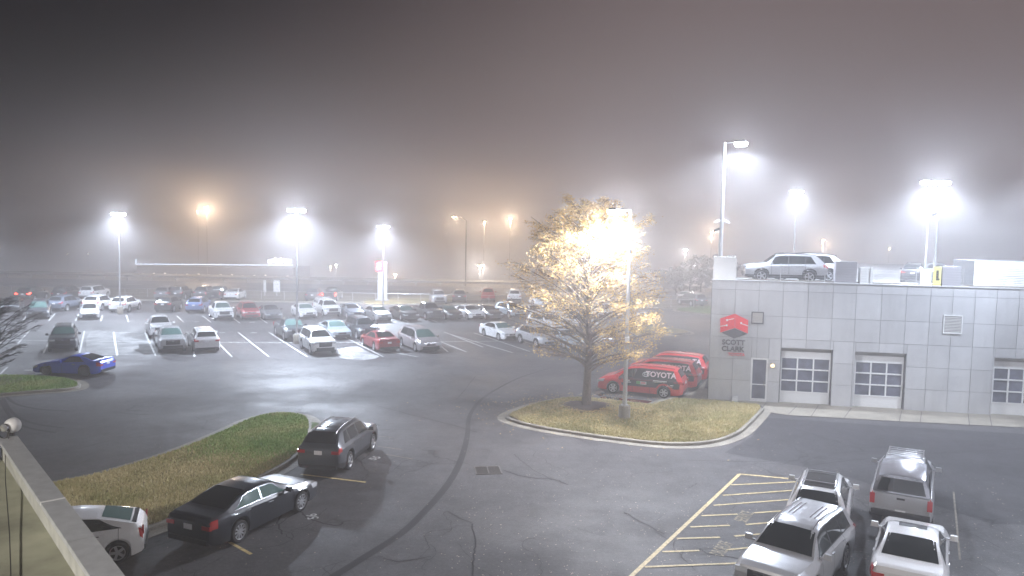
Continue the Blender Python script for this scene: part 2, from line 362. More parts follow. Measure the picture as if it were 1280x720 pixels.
# painted lines
def lines(name, segs, w, m, z=0.008):
    mb = MB()
    for s in segs:
        pts = [P(*q) for q in s]
        if len(pts) == 2:
            a, b = pts; pts = [a.lerp(b, i / 8) for i in range(9)]
        strip(mb, pts, w, z)
    o = mb.build(name, m); o['kind'] = 'structure'; return o
white = [[(297.5, 415.3), (335.8, 445.8)], [(336, 415.3), (383.8, 445.8)], [(430, 421), (479, 446)], [(262, 418), (290, 446)], [(555, 415), (604, 434)], [(560, 417), (641, 441)], [(592, 416), (664, 440)],
    [(105.5, 414), (99.5, 441)], [(142, 415), (146.7, 444.5)], [(181, 415.5), (194.5, 444.5)], [(38, 412), (22, 430)], [(63, 424), (54, 442)], [(69, 392), (61, 401)], [(98, 393), (94.5, 401)], [(128, 394), (126, 401.5)], [(158, 394), (160.5, 402.5)], [(35, 392), (27, 403)],
    [(221, 394.7), (229.5, 403)], [(253, 394.7), (263.8, 403)], [(289, 396), (300, 404)], [(322, 396), (334, 404)], [(9, 459), (0, 468)], [(498, 397), (512, 403)], [(530, 397), (548, 403)], [(475, 438), (522, 446)], [(548, 430), (560, 440)], [(520, 415), (583, 440)], [(625, 418), (700, 440)],
    [(700, 415), (760, 437)], [(240, 420), (243, 446)], [(404, 427), (440, 446)],
    [(20, 425.3), (60, 425.9), (200, 427.5), (320, 428.5), (460, 428), (600, 426.7), (760, 425.5)],
    [(15, 403), (100, 402.3), (200, 403), (320, 403.8), (470, 403.4), (620, 402.5), (780, 401.5)] ]
lines('stall_markings', white[:-1], 0.13, M_white)
lines('stall_markings', [[(287, 678), (314, 693)], [(376, 593), (457, 603)], [(468, 545), (490, 546.5)], [(470, 557), (500, 560.5)], [(480, 567), (516, 573.5)]][:2], 0.11, M_yel)
lines('worn_stall_markings', [[(468, 545), (492, 547)], [(472, 558), (502, 562)], [(482, 568), (516, 574)], [(1111, 596), (1105, 640)], [(1192, 615), (1200, 700)], [(1105, 640), (1088, 715)]], 0.06, mat('faded_yellow_paint', (0.17, 0.14, 0.10), 0.6, noise=.6, nscale=5))
lines('stall_markings', [[(762, 497), (830, 503.5)], [(812, 476), (850, 481)]], 0.11, M_white)
yl = [[(924.5, 592.7), (789.8, 719.7), (770, 738)], [(924.5, 592.7), (1010, 600.5)], [(1010, 600.5), (991, 637.6), (975, 668)],
      [(914, 607), (1008, 601)]]
a0, a1 = P(924.5, 592.7), P(789.8, 719.7); b0, b1 = P(1010, 600.5), P(975, 668)
mb = MB()
for s in yl[:3]:
    pts = [P(*q) for q in s]
    strip(mb, pts, 0.13, 0.008)
for (l, r) in [((914, 606.5), (1007, 602)), ((903.5, 619.5), (1002, 612.5)), ((892, 632), (997, 624)), ((877, 645), (922, 643)), ((943, 641.5), (990, 638)), ((863, 659), (912, 657)), ((932, 656), (980, 652)), ((846, 673.5), (900, 672)), ((918, 670.5), (975, 666)), ((828, 690), (874, 688.5)), ((908, 687.5), (960, 683)), ((806, 709), (930, 704))]:
    p, q = P(*l), P(*r); strip(mb, [p.lerp(q, i / 4) for i in range(5)], 0.10, 0.012)
o = mb.build('hatched_zone_markings', M_yel); o['kind'] = 'structure'

def text_obj(name, txt, size, m, mw, parent=None, depth=0.0, bold=0.0, kind=None, squash=1.0, align='CENTER'):
    cu = bpy.data.curves.new(name, 'FONT'); cu.body = txt; cu.size = size; cu.align_x = align; cu.align_y = 'CENTER'; cu.extrude = depth; cu.offset = bold; cu.resolution_u = 3
    to = bpy.data.objects.new('tmp', cu); COL.objects.link(to)
    dg = bpy.context.evaluated_depsgraph_get(); me = bpy.data.meshes.new_from_object(to.evaluated_get(dg)); bpy.data.objects.remove(to)
    me.name = name; me.materials.clear(); me.materials.append(m)
    me.transform(mw)
    o = link(name, me, parent)
    if kind: o['kind'] = kind
    return o
def ground_text(txt, size, c, d, m, sx=1.0):
    d = Vector((d[0], d[1], 0)).normalized(); n = Vector((-d.y, d.x, 0))
    mw = Matrix(((d.x * sx, n.x, 0, c.x), (d.y * sx, n.y, 0, c.y), (0, 0, 1, 0.013), (0, 0, 0, 1)))
    text_obj('painted_text', txt, size, m, mw, kind='structure', bold=0.008)
hd = a0 - a1
M_yw = mat('worn_yellow_paint', (0.26, 0.21, 0.12), 0.6, noise=.5, nscale=14)
ground_text('DROPOFF', 0.62, P(903, 686), hd, M_yw, 0.42); ground_text('SERVICE', 0.62, P(931, 646), hd, M_yw, 0.48)
ground_text('56', 0.5, P(391, 646), Vector((0.45, -0.9, 0)) * -1, M_white); ground_text('55', 0.5, P(469, 573), Vector((0.45, 0.9, 0)), M_white)
# small faded stall numbers in the big lot
for q in [(50, 413.5), (163, 401.5), (245, 402.5), (315, 403), (277, 416), (317, 416), (35, 463)]:
    ground_text('48' if q[0] % 2 else '51', 0.55, P(*q), (1, 0), M_white)
# tyre arcs, cracks
def squig(pts, amp, n=6):
    pts = smooth_loop([P(*q) for q in pts], n, False)
    return [p + Vector((random.uniform(-amp, amp), random.uniform(-amp, amp), 0)) for p in pts]
M_skid = mat('tyre_mark', (0.050, 0.048, 0.050), 0.8, spec=.15)
mb = MB()
a_ = [(684, 461), (650, 472), (620, 487), (600, 501), (587, 520), (584, 545), (576, 575), (560, 605), (530, 640), (500, 668), (450, 700), (410, 725)]
strip(mb, smooth_loop([P(*q) for q in a_], 6, False), [0.12 + 0.16 * min(1, i / 40) for i in range((len(a_) - 1) * 6 + 1)], 0.005)
for t in ([(4, 498), (12, 512), (24, 522), (45, 530), (80, 535)], [(0, 500), (8, 514), (18, 526), (36, 535), (70, 541)], [(8, 496), (20, 505), (45, 511), (85, 514)]):
    strip(mb, smooth_loop([P(*q) for q in t], 6, False), 0.16, 0.005)
o = mb.build('tyre_marks', M_skid); o['kind'] = 'structure'
mb = MB()
for t, w in (([(470, 507), (520, 520), (560, 530), (595, 540)], .05), ([(595, 470), (570, 500)], .03), ([(629, 588), (660, 597), (690, 599), (710, 606)], .06), ([(642, 568), (662, 584), (690, 600)], .03), ([(590, 655), (594, 680), (592, 700), (590, 722)], .045), ([(560, 640), (590, 655)], .03),
    ([(470, 560), (450, 577)], .03), ([(345, 655), (355, 640), (375, 640), (390, 650), (420, 657), (430, 652)], .06), ([(348, 655), (352, 668)], .05), ([(330, 660), (346, 656), (372, 640)], .04), ([(480, 698), (500, 702), (540, 695)], .03), ([(850, 575), (930, 577), (1000, 575)], .03), ([(1010, 582), (1120, 570), (1280, 561)], .05), ([(780, 640), (800, 652), (830, 668)], .03),
    ([(0, 448), (90, 449), (180, 451), (330, 450), (450, 449), (560, 447)], .05), ([(115, 380), (135, 381)], .03), ([(860, 610), (872, 604)], .03), ([(876, 686), (884, 692), (905, 695), (935, 700)], .04), ([(395, 455), (480, 458), (560, 470), (600, 476)], .04)):
    strip(mb, squig(t, .04), w * 1.0, 0.006)
rc = random.Random(42)
for k in range(40):
    p = P(rc.uniform(150, 1270), rc.uniform(470, 735)); a = rc.uniform(0, 6.28); pts = [p.copy()]
    for i in range(rc.randint(12, 45)):
        a += rc.gauss(0, .38); p = p + Vector((math.cos(a), math.sin(a), 0)) * rc.uniform(.10, .22); pts.append(p.copy())
        if i > 4 and rc.random() < .07:
            b = a + rc.choice((-1, 1)) * rc.uniform(.6, 1.3); q_ = p.copy(); br_ = [q_.copy()]
            for j in range(rc.randint(4, 12)): b += rc.gauss(0, .4); q_ = q_ + Vector((math.cos(b), math.sin(b), 0)) * .14; br_.append(q_.copy())
            strip(mb, br_, rc.uniform(.012, .022), 0.0065)
    strip(mb, pts, [rc.uniform(.008, .028) for _ in pts], 0.006)
o = mb.build('asphalt_cracks', M_tar); o['kind'] = 'structure'
# patches of paler concrete / worn asphalt
M_patch = ground_mat('worn_pale_asphalt', (0.17, 0.17, 0.175), (0.42, 0.42, 0.42), big=0.6, fine=8, rough=(0.75, 0.85), spec=.2)
poly_sheet('worn_pavement_patch', smooth_loop([P(*q) for q in [(112, 417), (140, 415.5), (186, 416), (192, 428), (198, 441), (150, 444), (112, 442), (108, 430)]], 3), M_patch, 0.003)
poly_sheet('worn_pavement_patch', smooth_loop([P(*q) for q in [(425, 436), (446, 433), (462, 441), (474, 446), (455, 450), (425, 447)]], 3), M_patch, 0.003)
M_puddle = mat('puddle', (0.03, 0.03, 0.034), 0.07, spec=0.8)
poly_sheet('puddle', smooth_loop([P(*q) for q in [(750, 497.5), (757, 495.5), (770, 497), (810, 501), (818, 504), (790, 504), (760, 501)]], 3), M_puddle, 0.009)
poly_sheet('puddle', smooth_loop([P(*q) for q in [(742, 492), (750, 488), (756, 491), (752, 495)]], 3), M_puddle, 0.009)
# drain grate
gp = P(610, 588); gr = thing('drain_grate', 'square black iron storm drain grate set flush in the open asphalt', 'drain', gp, R(8))
mb = MB(); mb.box((0, 0, 0.006), (1.05, 1.0, 0.008)); mb.build('pit', M_black, gr)
mb = MB(); mb.box((0, .47, .016), (1.05, .06, .012)); mb.box((0, -.47, .016), (1.05, .06, .012)); mb.box((.5, 0, .016), (.05, .88, .012)); mb.box((-.5, 0, .016), (.05, .88, .012)); mb.box((0, 0, .016), (.05, .88, .012))
for k in range(9): mb.box((0, -.4 + k * .1, .02), (.95, .035, .01))
mb.build('bars', mat('cast_iron', (0.13, 0.12, 0.115), 0.5, 0.5), gr)
# fallen leaves as specks
v = []; f = []
for k in range(1500):
    p = P(random.uniform(560, 1290), random.uniform(585, 740)) if k % 3 else P(random.uniform(180, 1000), random.uniform(520, 720)); a = random.uniform(0, 6.28); s = random.uniform(.010, .026)
    b = len(v)
    for j in range(4): v.append((p.x + s * math.cos(a + j * 1.57) * (1.3 if j % 2 else .8), p.y + s * math.sin(a + j * 1.57), .02 + (0.012 if j == 1 else 0)))
    f.append((b, b + 1, b + 2, b + 3))
me = bpy.data.meshes.new('fallen_leaves'); me.from_pydata(v, [], f); me.materials.append(mat('fallen_leaf', (0.42, 0.34, 0.26), 0.6)); tag(link('fallen_leaves', me), kind='stuff')

# ------------------------------------------------------------------ dealership building
ang = math.atan2(S.y, S.x)
def wl(s, d, h): return (s, d, h)          # building local: x along wall, y into building
bld = thing('dealership_building', 'silver panelled flat roofed service building with glazed garage doors and rooftop parking', 'building', (A.x, A.y, 0), ang)
op = []
for (l, t, r, b) in ((975, 436, 1040, 503), (1067.5, 441, 1131.5, 514.5), (1241, 448.5, 1304, 520), (938, 447.5, 959.5, 501.5)):
    s0 = wall_sh(l, (t + b) / 2)[0]; s1 = wall_sh(r, (t + b) / 2)[0]; h1 = wall_sh((l + r) / 2, t)[1]; op.append([s0, s1, h1])
cols = [wall_sh(x, 379)[0] for x in (919, 948.5, 978.8, 1010, 1041, 1070, 1102, 1133, 1163, 1191, 1219, 1246, 1274)]
cols = [0.0] + cols
st = (cols[-1] - cols[1]) / 12
while cols[-1] < 44: cols.append(cols[-1] + st)
TOP = wall_sh(892, 350)[1]
rows = [0.0, 1.22, 2.46, 3.72, 5.0, TOP - 0.52, TOP]
DEP = 74.0
mb = MB()
LW = cols[-1]
mb.box((LW / 2, 2.76, (TOP - .12) / 2), (LW, 5.4, TOP - .12)); mb.box((LW / 2, 5.47 + (DEP - 5) / 2, 2.95), (LW, DEP - 5, 5.9))
# skewed left side: shear depth so the side stays hidden
sh = 0.28
for i, vv in enumerate(mb.v): mb.v[i] = (vv[0] + sh * vv[1], vv[1], vv[2])
core = mb
# cut out by recessing: build core as separate faces is simpler -> keep core 0.35 m behind the panels
for i, vv in enumerate(core.v): core.v[i] = (vv[0] + .02, vv[1] + 0.30, vv[2])
core.build('wall', mat('roof_deck_concrete', (0.34, 0.34, 0.34), 0.7, noise=.1, nscale=1.0), bld)
mb = MB(); g_ = 0.010
def panel(s0, s1, h0, h1):
    if s1 - s0 < .05 or h1 - h0 < .05: return
    mb.box(((s0 + s1) / 2, 0.02, (h0 + h1) / 2), (s1 - s0 - 2 * g_, 0.04, h1 - h0 - 2 * g_))
for i in range(len(cols) - 1):
    for j in range(len(rows) - 1):
        s0, s1, h0, h1 = cols[i], cols[i + 1], rows[j], rows[j + 1]; segs = [(s0, s1, h0, h1)]
        for (o0, o1, oh) in op:
            new = []
            for (a, b, c, d) in segs:
                if b <= o0 or a >= o1 or c >= oh: new.append((a, b, c, d)); continue
                if a < o0: new.append((a, o0, c, d))
                if b > o1: new.append((o1, b, c, d))
                if d > oh: new.append((max(a, o0), min(b, o1), oh, d))
            segs = new
        for q in segs: panel(*q)
# side return panels
for k in range(6):
    for j in range(len(rows) - 1):
        pass
mb.build('cladding', M_panel, bld)
# backing with openings
mb = MB(); edges = sorted(op); x = 0
for (o0, o1, oh) in edges:
    mb.box(((x + o0) / 2, .17, TOP / 2 - .02), (o0 - x, .25, TOP - .06)); mb.box(((o0 + o1) / 2, .17, (oh + TOP) / 2), (o1 - o0, .25, TOP - oh - .06)); x = o1
mb.box(((x + LW) / 2, .17, TOP / 2 - .02), (LW - x, .25, TOP - .06)); mb.build('wall_backing', M_core, bld)
mb = MB(); mb.box((LW / 2, .12, TOP + .02), (LW + .06, .36, .05)); mb.build('coping', mat('coping_metal', (0.55, 0.55, 0.56), 0.4, 0.3), bld)
M_jamb = mat('door_jamb', (0.40, 0.38, 0.36), 0.7)
for (o0, o1, oh) in op[:3]:
    w = o1 - o0; d = link('garage_door', None, bld)
    mb = MB(); y = .30
    mb.box(((o0 + o1) / 2, .345, oh / 2), (w, .02, oh)); mb.build('jamb', M_jamb, d)
    mb = MB(); L0 = o0 + .06; L1 = o1 - .06; pw = (L1 - L0)
    hs = [0, .86, .92, 1.48, 1.54, 2.10, 2.16, 2.72]
    topz = oh - .22
    g0, g1 = .66, topz - .36; rh = (g1 - g0) / 3
    mb.box(((L0 + L1) / 2, .29, g0 / 2 + .015), (pw, .06, g0 - .03)); mb.box(((L0 + L1) / 2, .285, (g1 + topz) / 2 + .01), (pw, .07, topz - g1 - .02))
    for k in range(4): mb.box((L0 + .03 + (pw - .06) * k / 3, .27, (g0 + g1) / 2), (.075, .05, g1 - g0))
    for k in range(4): mb.box(((L0 + L1) / 2, .262, g0 + rh * k), (pw, .05, .075))
    mb.build('door_frame', M_alu, d)
    for i in range(3):
        for j in range(3):
            mb = MB(); cx = L0 + .03 + (pw - .06) * (i + .5) / 3
            mb.box((cx, .30, g0 + rh * (j + .5)), ((pw - .06) / 3 - .07, .02, rh - .07)); mb.build('pane', M_glass, d)
o0, o1, oh = op[3]; d = link('entry_door', None, bld); mb = MB(); c_ = (o0 + o1) / 2; w = o1 - o0
mb.box((o0 + .05, .06, oh / 2), (.10, .1, oh)); mb.box((o1 - .05, .06, oh / 2), (.10, .1, oh)); mb.box((c_, .06, oh - .05), (w - .2, .1, .10)); mb.box((c_, .06, .10), (w - .2, .08, .2)); mb.box((c_, .05, 1.02), (w - .2, .06, .05))
mb.build('door_frame', M_alu, d); mb = MB(); mb.box((c_, .09, oh / 2), (w - .2, .02, oh - .1)); mb.build('pane', M_glass, d)
mb = MB(); mb.tube([(o1 - .2, .0, .9), (o1 - .2, -.05, .95), (o1 - .2, -.05, 1.2), (o1 - .2, .0, 1.25)], .018); mb.build('handle', M_chrome, d)
for (px0, py0, px1, py1, nsl, fr) in ((940, 390, 953.5, 404.5, 6, M_dgrey), (1180, 394, 1201.5, 417, 12, M_alu)):
    s0, h1 = wall_sh(px0, py0); s1, h0 = wall_sh(px1, py1); v_ = link('vent', None, bld); mb = MB()
    mb.box(((s0 + s1) / 2, -.005, (h0 + h1) / 2), (s1 - s0, .03, h1 - h0)); mb.build('backing', M_black if nsl > 6 else M_jamb, v_)
    mb = MB(); t = .05
    mb.box((s0, -.03, (h0 + h1) / 2), (t, .06, h1 - h0 + t)); mb.box((s1, -.03, (h0 + h1) / 2), (t, .06, h1 - h0 + t)); mb.box(((s0 + s1) / 2, -.03, h0), (s1 - s0 - t, .06, t)); mb.box(((s0 + s1) / 2, -.03, h1), (s1 - s0 - t, .06, t)); mb.build('frame', fr, v_)
    mb = MB()
    for k in range(nsl): mb.box(((s0 + s1) / 2, -.03, h0 + (h1 - h0) * (k + .5) / nsl), (s1 - s0 - t, .03, .035), M=Matrix.Rotation(R(-35), 3, 'X'))
    mb.build('slat', mat('vent_slat', (0.33, 0.31, 0.29), .5), v_)
s_, h_ = wall_sh(965.5, 457); o = thing('wall_light', 'small round tan wall light beside the glass service door', 'wall light', bld.matrix_world @ Vector((0, 0, 0)))
o.location = A + S * s_ + Vector((0, 0, h_)); o.rotation_euler = (0, 0, ang)
mb = MB(); mb.box((0, -.03, 0), (.2, .08, .28)); mb.build('housing', mat('bronze_housing', (0.25, 0.19, 0.12), 0.5), o)
mb = MB(); mb.lathe([(0.001, -.22), (.07, -.20), (.11, -.14), (.12, -.07)], 14, 'Y'); mb.build('lens', mat('tan_lens', (0.7, 0.55, 0.35), 0.3, emit=(1, .75, .45), estr=.8), o, smooth=50)
# small pale box at wall foot
s_, h_ = wall_sh(918, 499); o = thing('utility_box', 'small pale box lying against the foot of the silver wall', 'utility box', A + S * s_ - NB * .2 + Vector((0, 0, .03)), ang)
mb = MB(); mb.box((0, 0, .11), (.34, .2, .22), taper=.85); mb.build('box_body', M_white2, o); mb = MB(); mb.box((0, 0, .235), (.32, .2, .03)); mb.build('lid', M_alu, o)
# roof blocks on the edge
for (x0, x1, y0, m) in ((893, 921, 321, M_white2), (1046, 1073, 327, mat('block_grey', (.26, .25, .27), .5)), (1077.5, 1093.5, 335, M_white2), (1155, 1167, 338, M_white2), (1181, 1204.5, 333, MC['block_grey'])):
    s0 = wall_sh(x0, 340)[0]; s1 = wall_sh(x1, 340)[0]; ht = wall_sh(x0, y0)[1]
    mb = MB(); dpt = .5 if x1 - x0 > 14 else .25; mb.box(((s0 + s1) / 2, .30 + dpt / 2, (TOP + ht) / 2 - .05), (s1 - s0, dpt, ht - TOP + .1)); mb.build('parapet_block', m, bld)
# concrete ledge on the roof edge
mb = MB(); mb.box((LW / 2, .62, TOP + .03), (LW - .4, .22, .14)); mb.build('roof_kerb', M_kerb, bld)
# yellow height sign
s_, h1 = wall_sh(1175, 336); o = thing('yellow_sign_post', 'tall narrow yellow warning panel at the roof edge below the twin lamp poles', 'sign', A + S * s_ + NB * .38 + Vector((0, 0, TOP + .04)), ang)
mb = MB(); mb.box((0, 0, .52), (.38, .12, 1.04)); mb.build('panel', mat('yellow_sign', (0.75, 0.66, 0.22), 0.5), o); mb = MB(); mb.box((0, -.065, .62), (.12, .01, .45)); mb.box((0.03, -.066, .35), (.18, .012, .12)); mb.build('marking', M_black, o)
# louvred screen at right
s0 = wall_sh(1229, 340)[0]; o = thing('louvred_screen', 'white horizontally ribbed metal enclosure standing on the roof at the far right', 'enclosure', A + S * s0 + NB * 1.2 + Vector((0, 0, TOP)), ang)
hh = wall_sh(1229, 327)[1] - TOP
mb = MB(); mb.box((4, 1.5, hh / 2), (8, 3, hh)); mb.build('enclosure_wall', mat('enclosure_white', (.22, .23, .25), .5), o)  # shade of the gaps between ribs is put into this grey wall colour
mb = MB()
for k in range(11): mb.box((4, -.03, .1 + k * (hh * .72) / 11), (8, .06, .06), M=Matrix.Rotation(R(-25), 3, 'X'))
mb.box((4, -.03, hh * .87), (8, .05, hh * .26))
mb.build('rib', M_alu, o)
# cable railing
o = thing('cable_railing', 'thin horizontal cable railing along the roof edge in front of the parked cars', 'railing', A + NB * .28 + Vector((0, 0, TOP + .04)), ang)
s0 = wall_sh(922, 340)[0]; s1 = wall_sh(1225, 340)[0]; mb2 = MB(); k = s0; pm_ = MB().tube([(0, 0, 0), (0, 0, 1.0)], .02, 5).mesh('post', [M_galv])
while k < s1: link('post', pm_, o).location = (k, 0, 0); k += 2.4
for j in range(7): mb2.tube([(s0, 0, .12 + j * .14), (s1, 0, .12 + j * .14)], .006, 4)
mb2.build('cable', M_galv, o)
# logo sign
lg = thing('wall_sign', 'red cube shaped emblem above dark lettering reading SCOTT CLARK on the silver wall', 'sign', A - NB * .0, ang)
def LS(px, py, off=-.03):
    s, h = wall_sh(px, py); return (s, off, h)
def lpoly(name, pxs, m, off):
    n = len(pxs); mb = MB(); f_ = [LS(*q, off=off) for q in pxs]; b_ = [LS(*q, off=-.002) for q in pxs]
    mb.v = f_ + b_; mb.f = [tuple(range(n)), tuple(reversed(range(n, 2 * n)))] + [(i, i + n, (i + 1) % n + n, (i + 1) % n) for i in range(n)]; mb.mi = [0] * len(mb.f)
    return mb.build(name, m, lg)
q = lambda x, y: (880 + x / 9, 380 + y / 9)
lpoly('emblem_face', [q(182, 162), q(346, 110), q(346, 268), q(182, 320)], M_red, -.05)
lpoly('emblem_face', [q(349, 110), q(497, 182), q(491, 332), q(349, 268)], M_red, -.05)
lpoly('emblem_base', [q(345, 274), q(488, 336), q(335, 386), q(196, 322)], M_dgrey, -.045)
for (a, b) in (((255, 182), (336, 162)), ((182, 250), (258, 238)), ((412, 215), (494, 245))):
    (x0, y0), (x1, y1) = a, b; lpoly('emblem_line', [q(x0, y0 - 4), q(x1, y1 - 4), q(x1, y1 + 4), q(x0, y0 + 4)], M_white2, -.056)
for (x0, y0) in ((258, 180), (255, 238), (417, 214)):
    lpoly('emblem_dot', [q(x0 + 12 * math.cos(t), y0 + 13 * math.sin(t)) for t in (0, .785, 1.57, 2.36, 3.14, 3.93, 4.71, 5.5)], M_white2, -.057)
for txt, cx, cy, sz, m, bo in (('SCOTT', 330, 434, .40, M_dgrey, .014), ('CLARK', 323, 507, .40, M_dgrey, .014), ('TOYOTA', 362, 568, .225, M_red, .004)):
    s, h = wall_sh(*q(cx, cy)); text_obj('lettering', txt, sz, m, Matrix(((1, 0, 0, s), (0, 0, -1, -.03), (0, 1, 0, h), (0, 0, 0, 1))), lg, depth=.02, bold=bo)

# ------------------------------------------------------------------ near parapet and roof (bottom left)
ph = 5.2
ca, cb = P(22, 545, ph), P(158, 722, ph)      # outer edge
cd = (cb - ca).normalized(); cn = Vector((cd.y, -cd.x, 0))
if cn.x > 0: cn = -cn                          # towards the roof (left)
ca2 = ca - cd * 0.05; ce = cb + cd * 8
wd = (P(75, 640, ph) - ca).dot(cn)
wd = .33
par = thing('parapet_wall', 'concrete parapet of the roof at bottom left with pale metal capping', 'parapet', (0, 0, 0))
def slab(a, b, w, z0, z1, inset=0.0):
    mb = MB(); n = cn; p = [a + n * inset, b + n * inset, b + n * (inset + w), a + n * (inset + w)]
    mb.v = [(q.x, q.y, z0) for q in p] + [(q.x, q.y, z1) for q in p]; mb.f = [(0, 1, 2, 3), (7, 6, 5, 4), (0, 4, 5, 1), (1, 5, 6, 2), (2, 6, 7, 3), (3, 7, 4, 0)]; mb.mi = [0] * 6; return mb
M_cap = mat('capping_metal', (0.46, 0.47, 0.48), 0.45, 0.2, noise=.12, nscale=5)
M_rconc = mat('roof_wall_concrete', (0.40, 0.40, 0.36), 0.85, noise=.2, nscale=3, bump=.3)
L_ = (ce - ca2).length; nseg = 3
j = (P(56, 627, ph) - ca2).dot(cd)
for (u0, u1) in ((0, j - .006), (j + .006, j + 1.9), (j + 1.912, L_)):
    slab(ca2 + cd * u0, ca2 + cd * u1, wd, ph - .08, ph).build('capping', M_cap, par)
slab(ca2 + cd * (j - .025), ca2 + cd * (j + .025), wd + .006, ph - .05, ph + .004, -.003).build('capping_joint', M_white2, par)
slab(ca2 + cd * .05, ce, wd - .09, ph - .40, ph - .08, .045).build('wall', M_rconc, par)
rf = slab(ca2 + cd * .0 - cd * 0.0, ce, 9, ph - .65, ph - .4, wd - .045); o = rf.build('near_roof', mat('roof_membrane', (0.30, 0.30, 0.22), 0.9, noise=.4, nscale=1.2)); tag(o, 'stained khaki flat roof behind the parapet at bottom left', 'roof')
mb = slab(ca2 - cd * .02, ce, 9, 0, ph - .67, .05); tag(mb.build('near_building', M_rconc), 'building below the camera whose roof edge shows at bottom left', 'building')
rw_ = thing('parapet_wall', 'short return of the roof parapet at the far left corner', 'parapet', (0, 0, 0))
def slab2(a, d, n, L, w, z0, z1):
    mb = MB(); p = [a, a + d * L, a + d * L + n * w, a + n * w]; mb.v = [(q.x, q.y, z0) for q in p] + [(q.x, q.y, z1) for q in p]; mb.f = [(0, 1, 2, 3), (7, 6, 5, 4), (0, 4, 5, 1), (1, 5, 6, 2), (2, 6, 7, 3), (3, 7, 4, 0)]; mb.mi = [0] * 6; return mb
slab2(ca2 + cn * (wd + .01) + cd * .0, cn, cd, 7, .33, ph - .08, ph).build('capping', M_cap, rw_); slab2(ca2 + cn * (wd + .01) + cd * .05, cn, cd, 7, .23, ph - .4, ph - .08).build('wall', M_rconc, rw_)
# round fixture with cable
fc = P(12, 545, ph + .0) ; fx = thing('floodlight', 'small white rounded floodlight clamped to the parapet end with a looped black cable', 'floodlight', fc); fx.scale = (1.9, 1.9, 1.9)
d_ = (Vector((0, 0, H)) - fc).normalized()
mb = MB(); mb.lathe([(.001, -.07), (.05, -.065), (.075, -.03), (.08, .03), (.06, .06), (.001, .065)], 18, 'Y', (.02, .02, .11)); mb.build('housing', M_white2, fx, smooth=60)
mb = MB(); mb.lathe([(.001, -.075), (.04, -.078), (.042, -.06)], 14, 'Y', (.0, -.01, .11)); mb.build('lens', M_chrome, fx, smooth=40)
mb = MB(); mb.box((.0, .02, .02), (.05, .05, .08)); mb.build('bracket', M_black, fx)
lp = [(.02, -.06, .12), (.06, -.08, .04), (.0, -.09, 0), (-.06, -.07, .03), (-.05, -.05, .1), (.02, -.07, .09), (.05, -.09, .02), (.03, -.12, -.1)]
mb = MB(); mb.tube(smooth_loop([Vector(q_) for q_ in lp], 5, False), .006, 5); mb.build('cable_loop', M_black, fx)
c0 = fc + Vector((.03, -.12, -.1)) * 1.9; c1 = P(14, 735, ph - .35); mb = MB()
mb.tube([c0, c0.lerp(c1, .3) + Vector((-.02, 0, -.04)), c0.lerp(c1, .7) + Vector((.01, 0, -.03)), c1], .008, 5); tag(mb.build('cable', M_black), 'thin black cable running down from the white floodlight over the roof', 'cable')

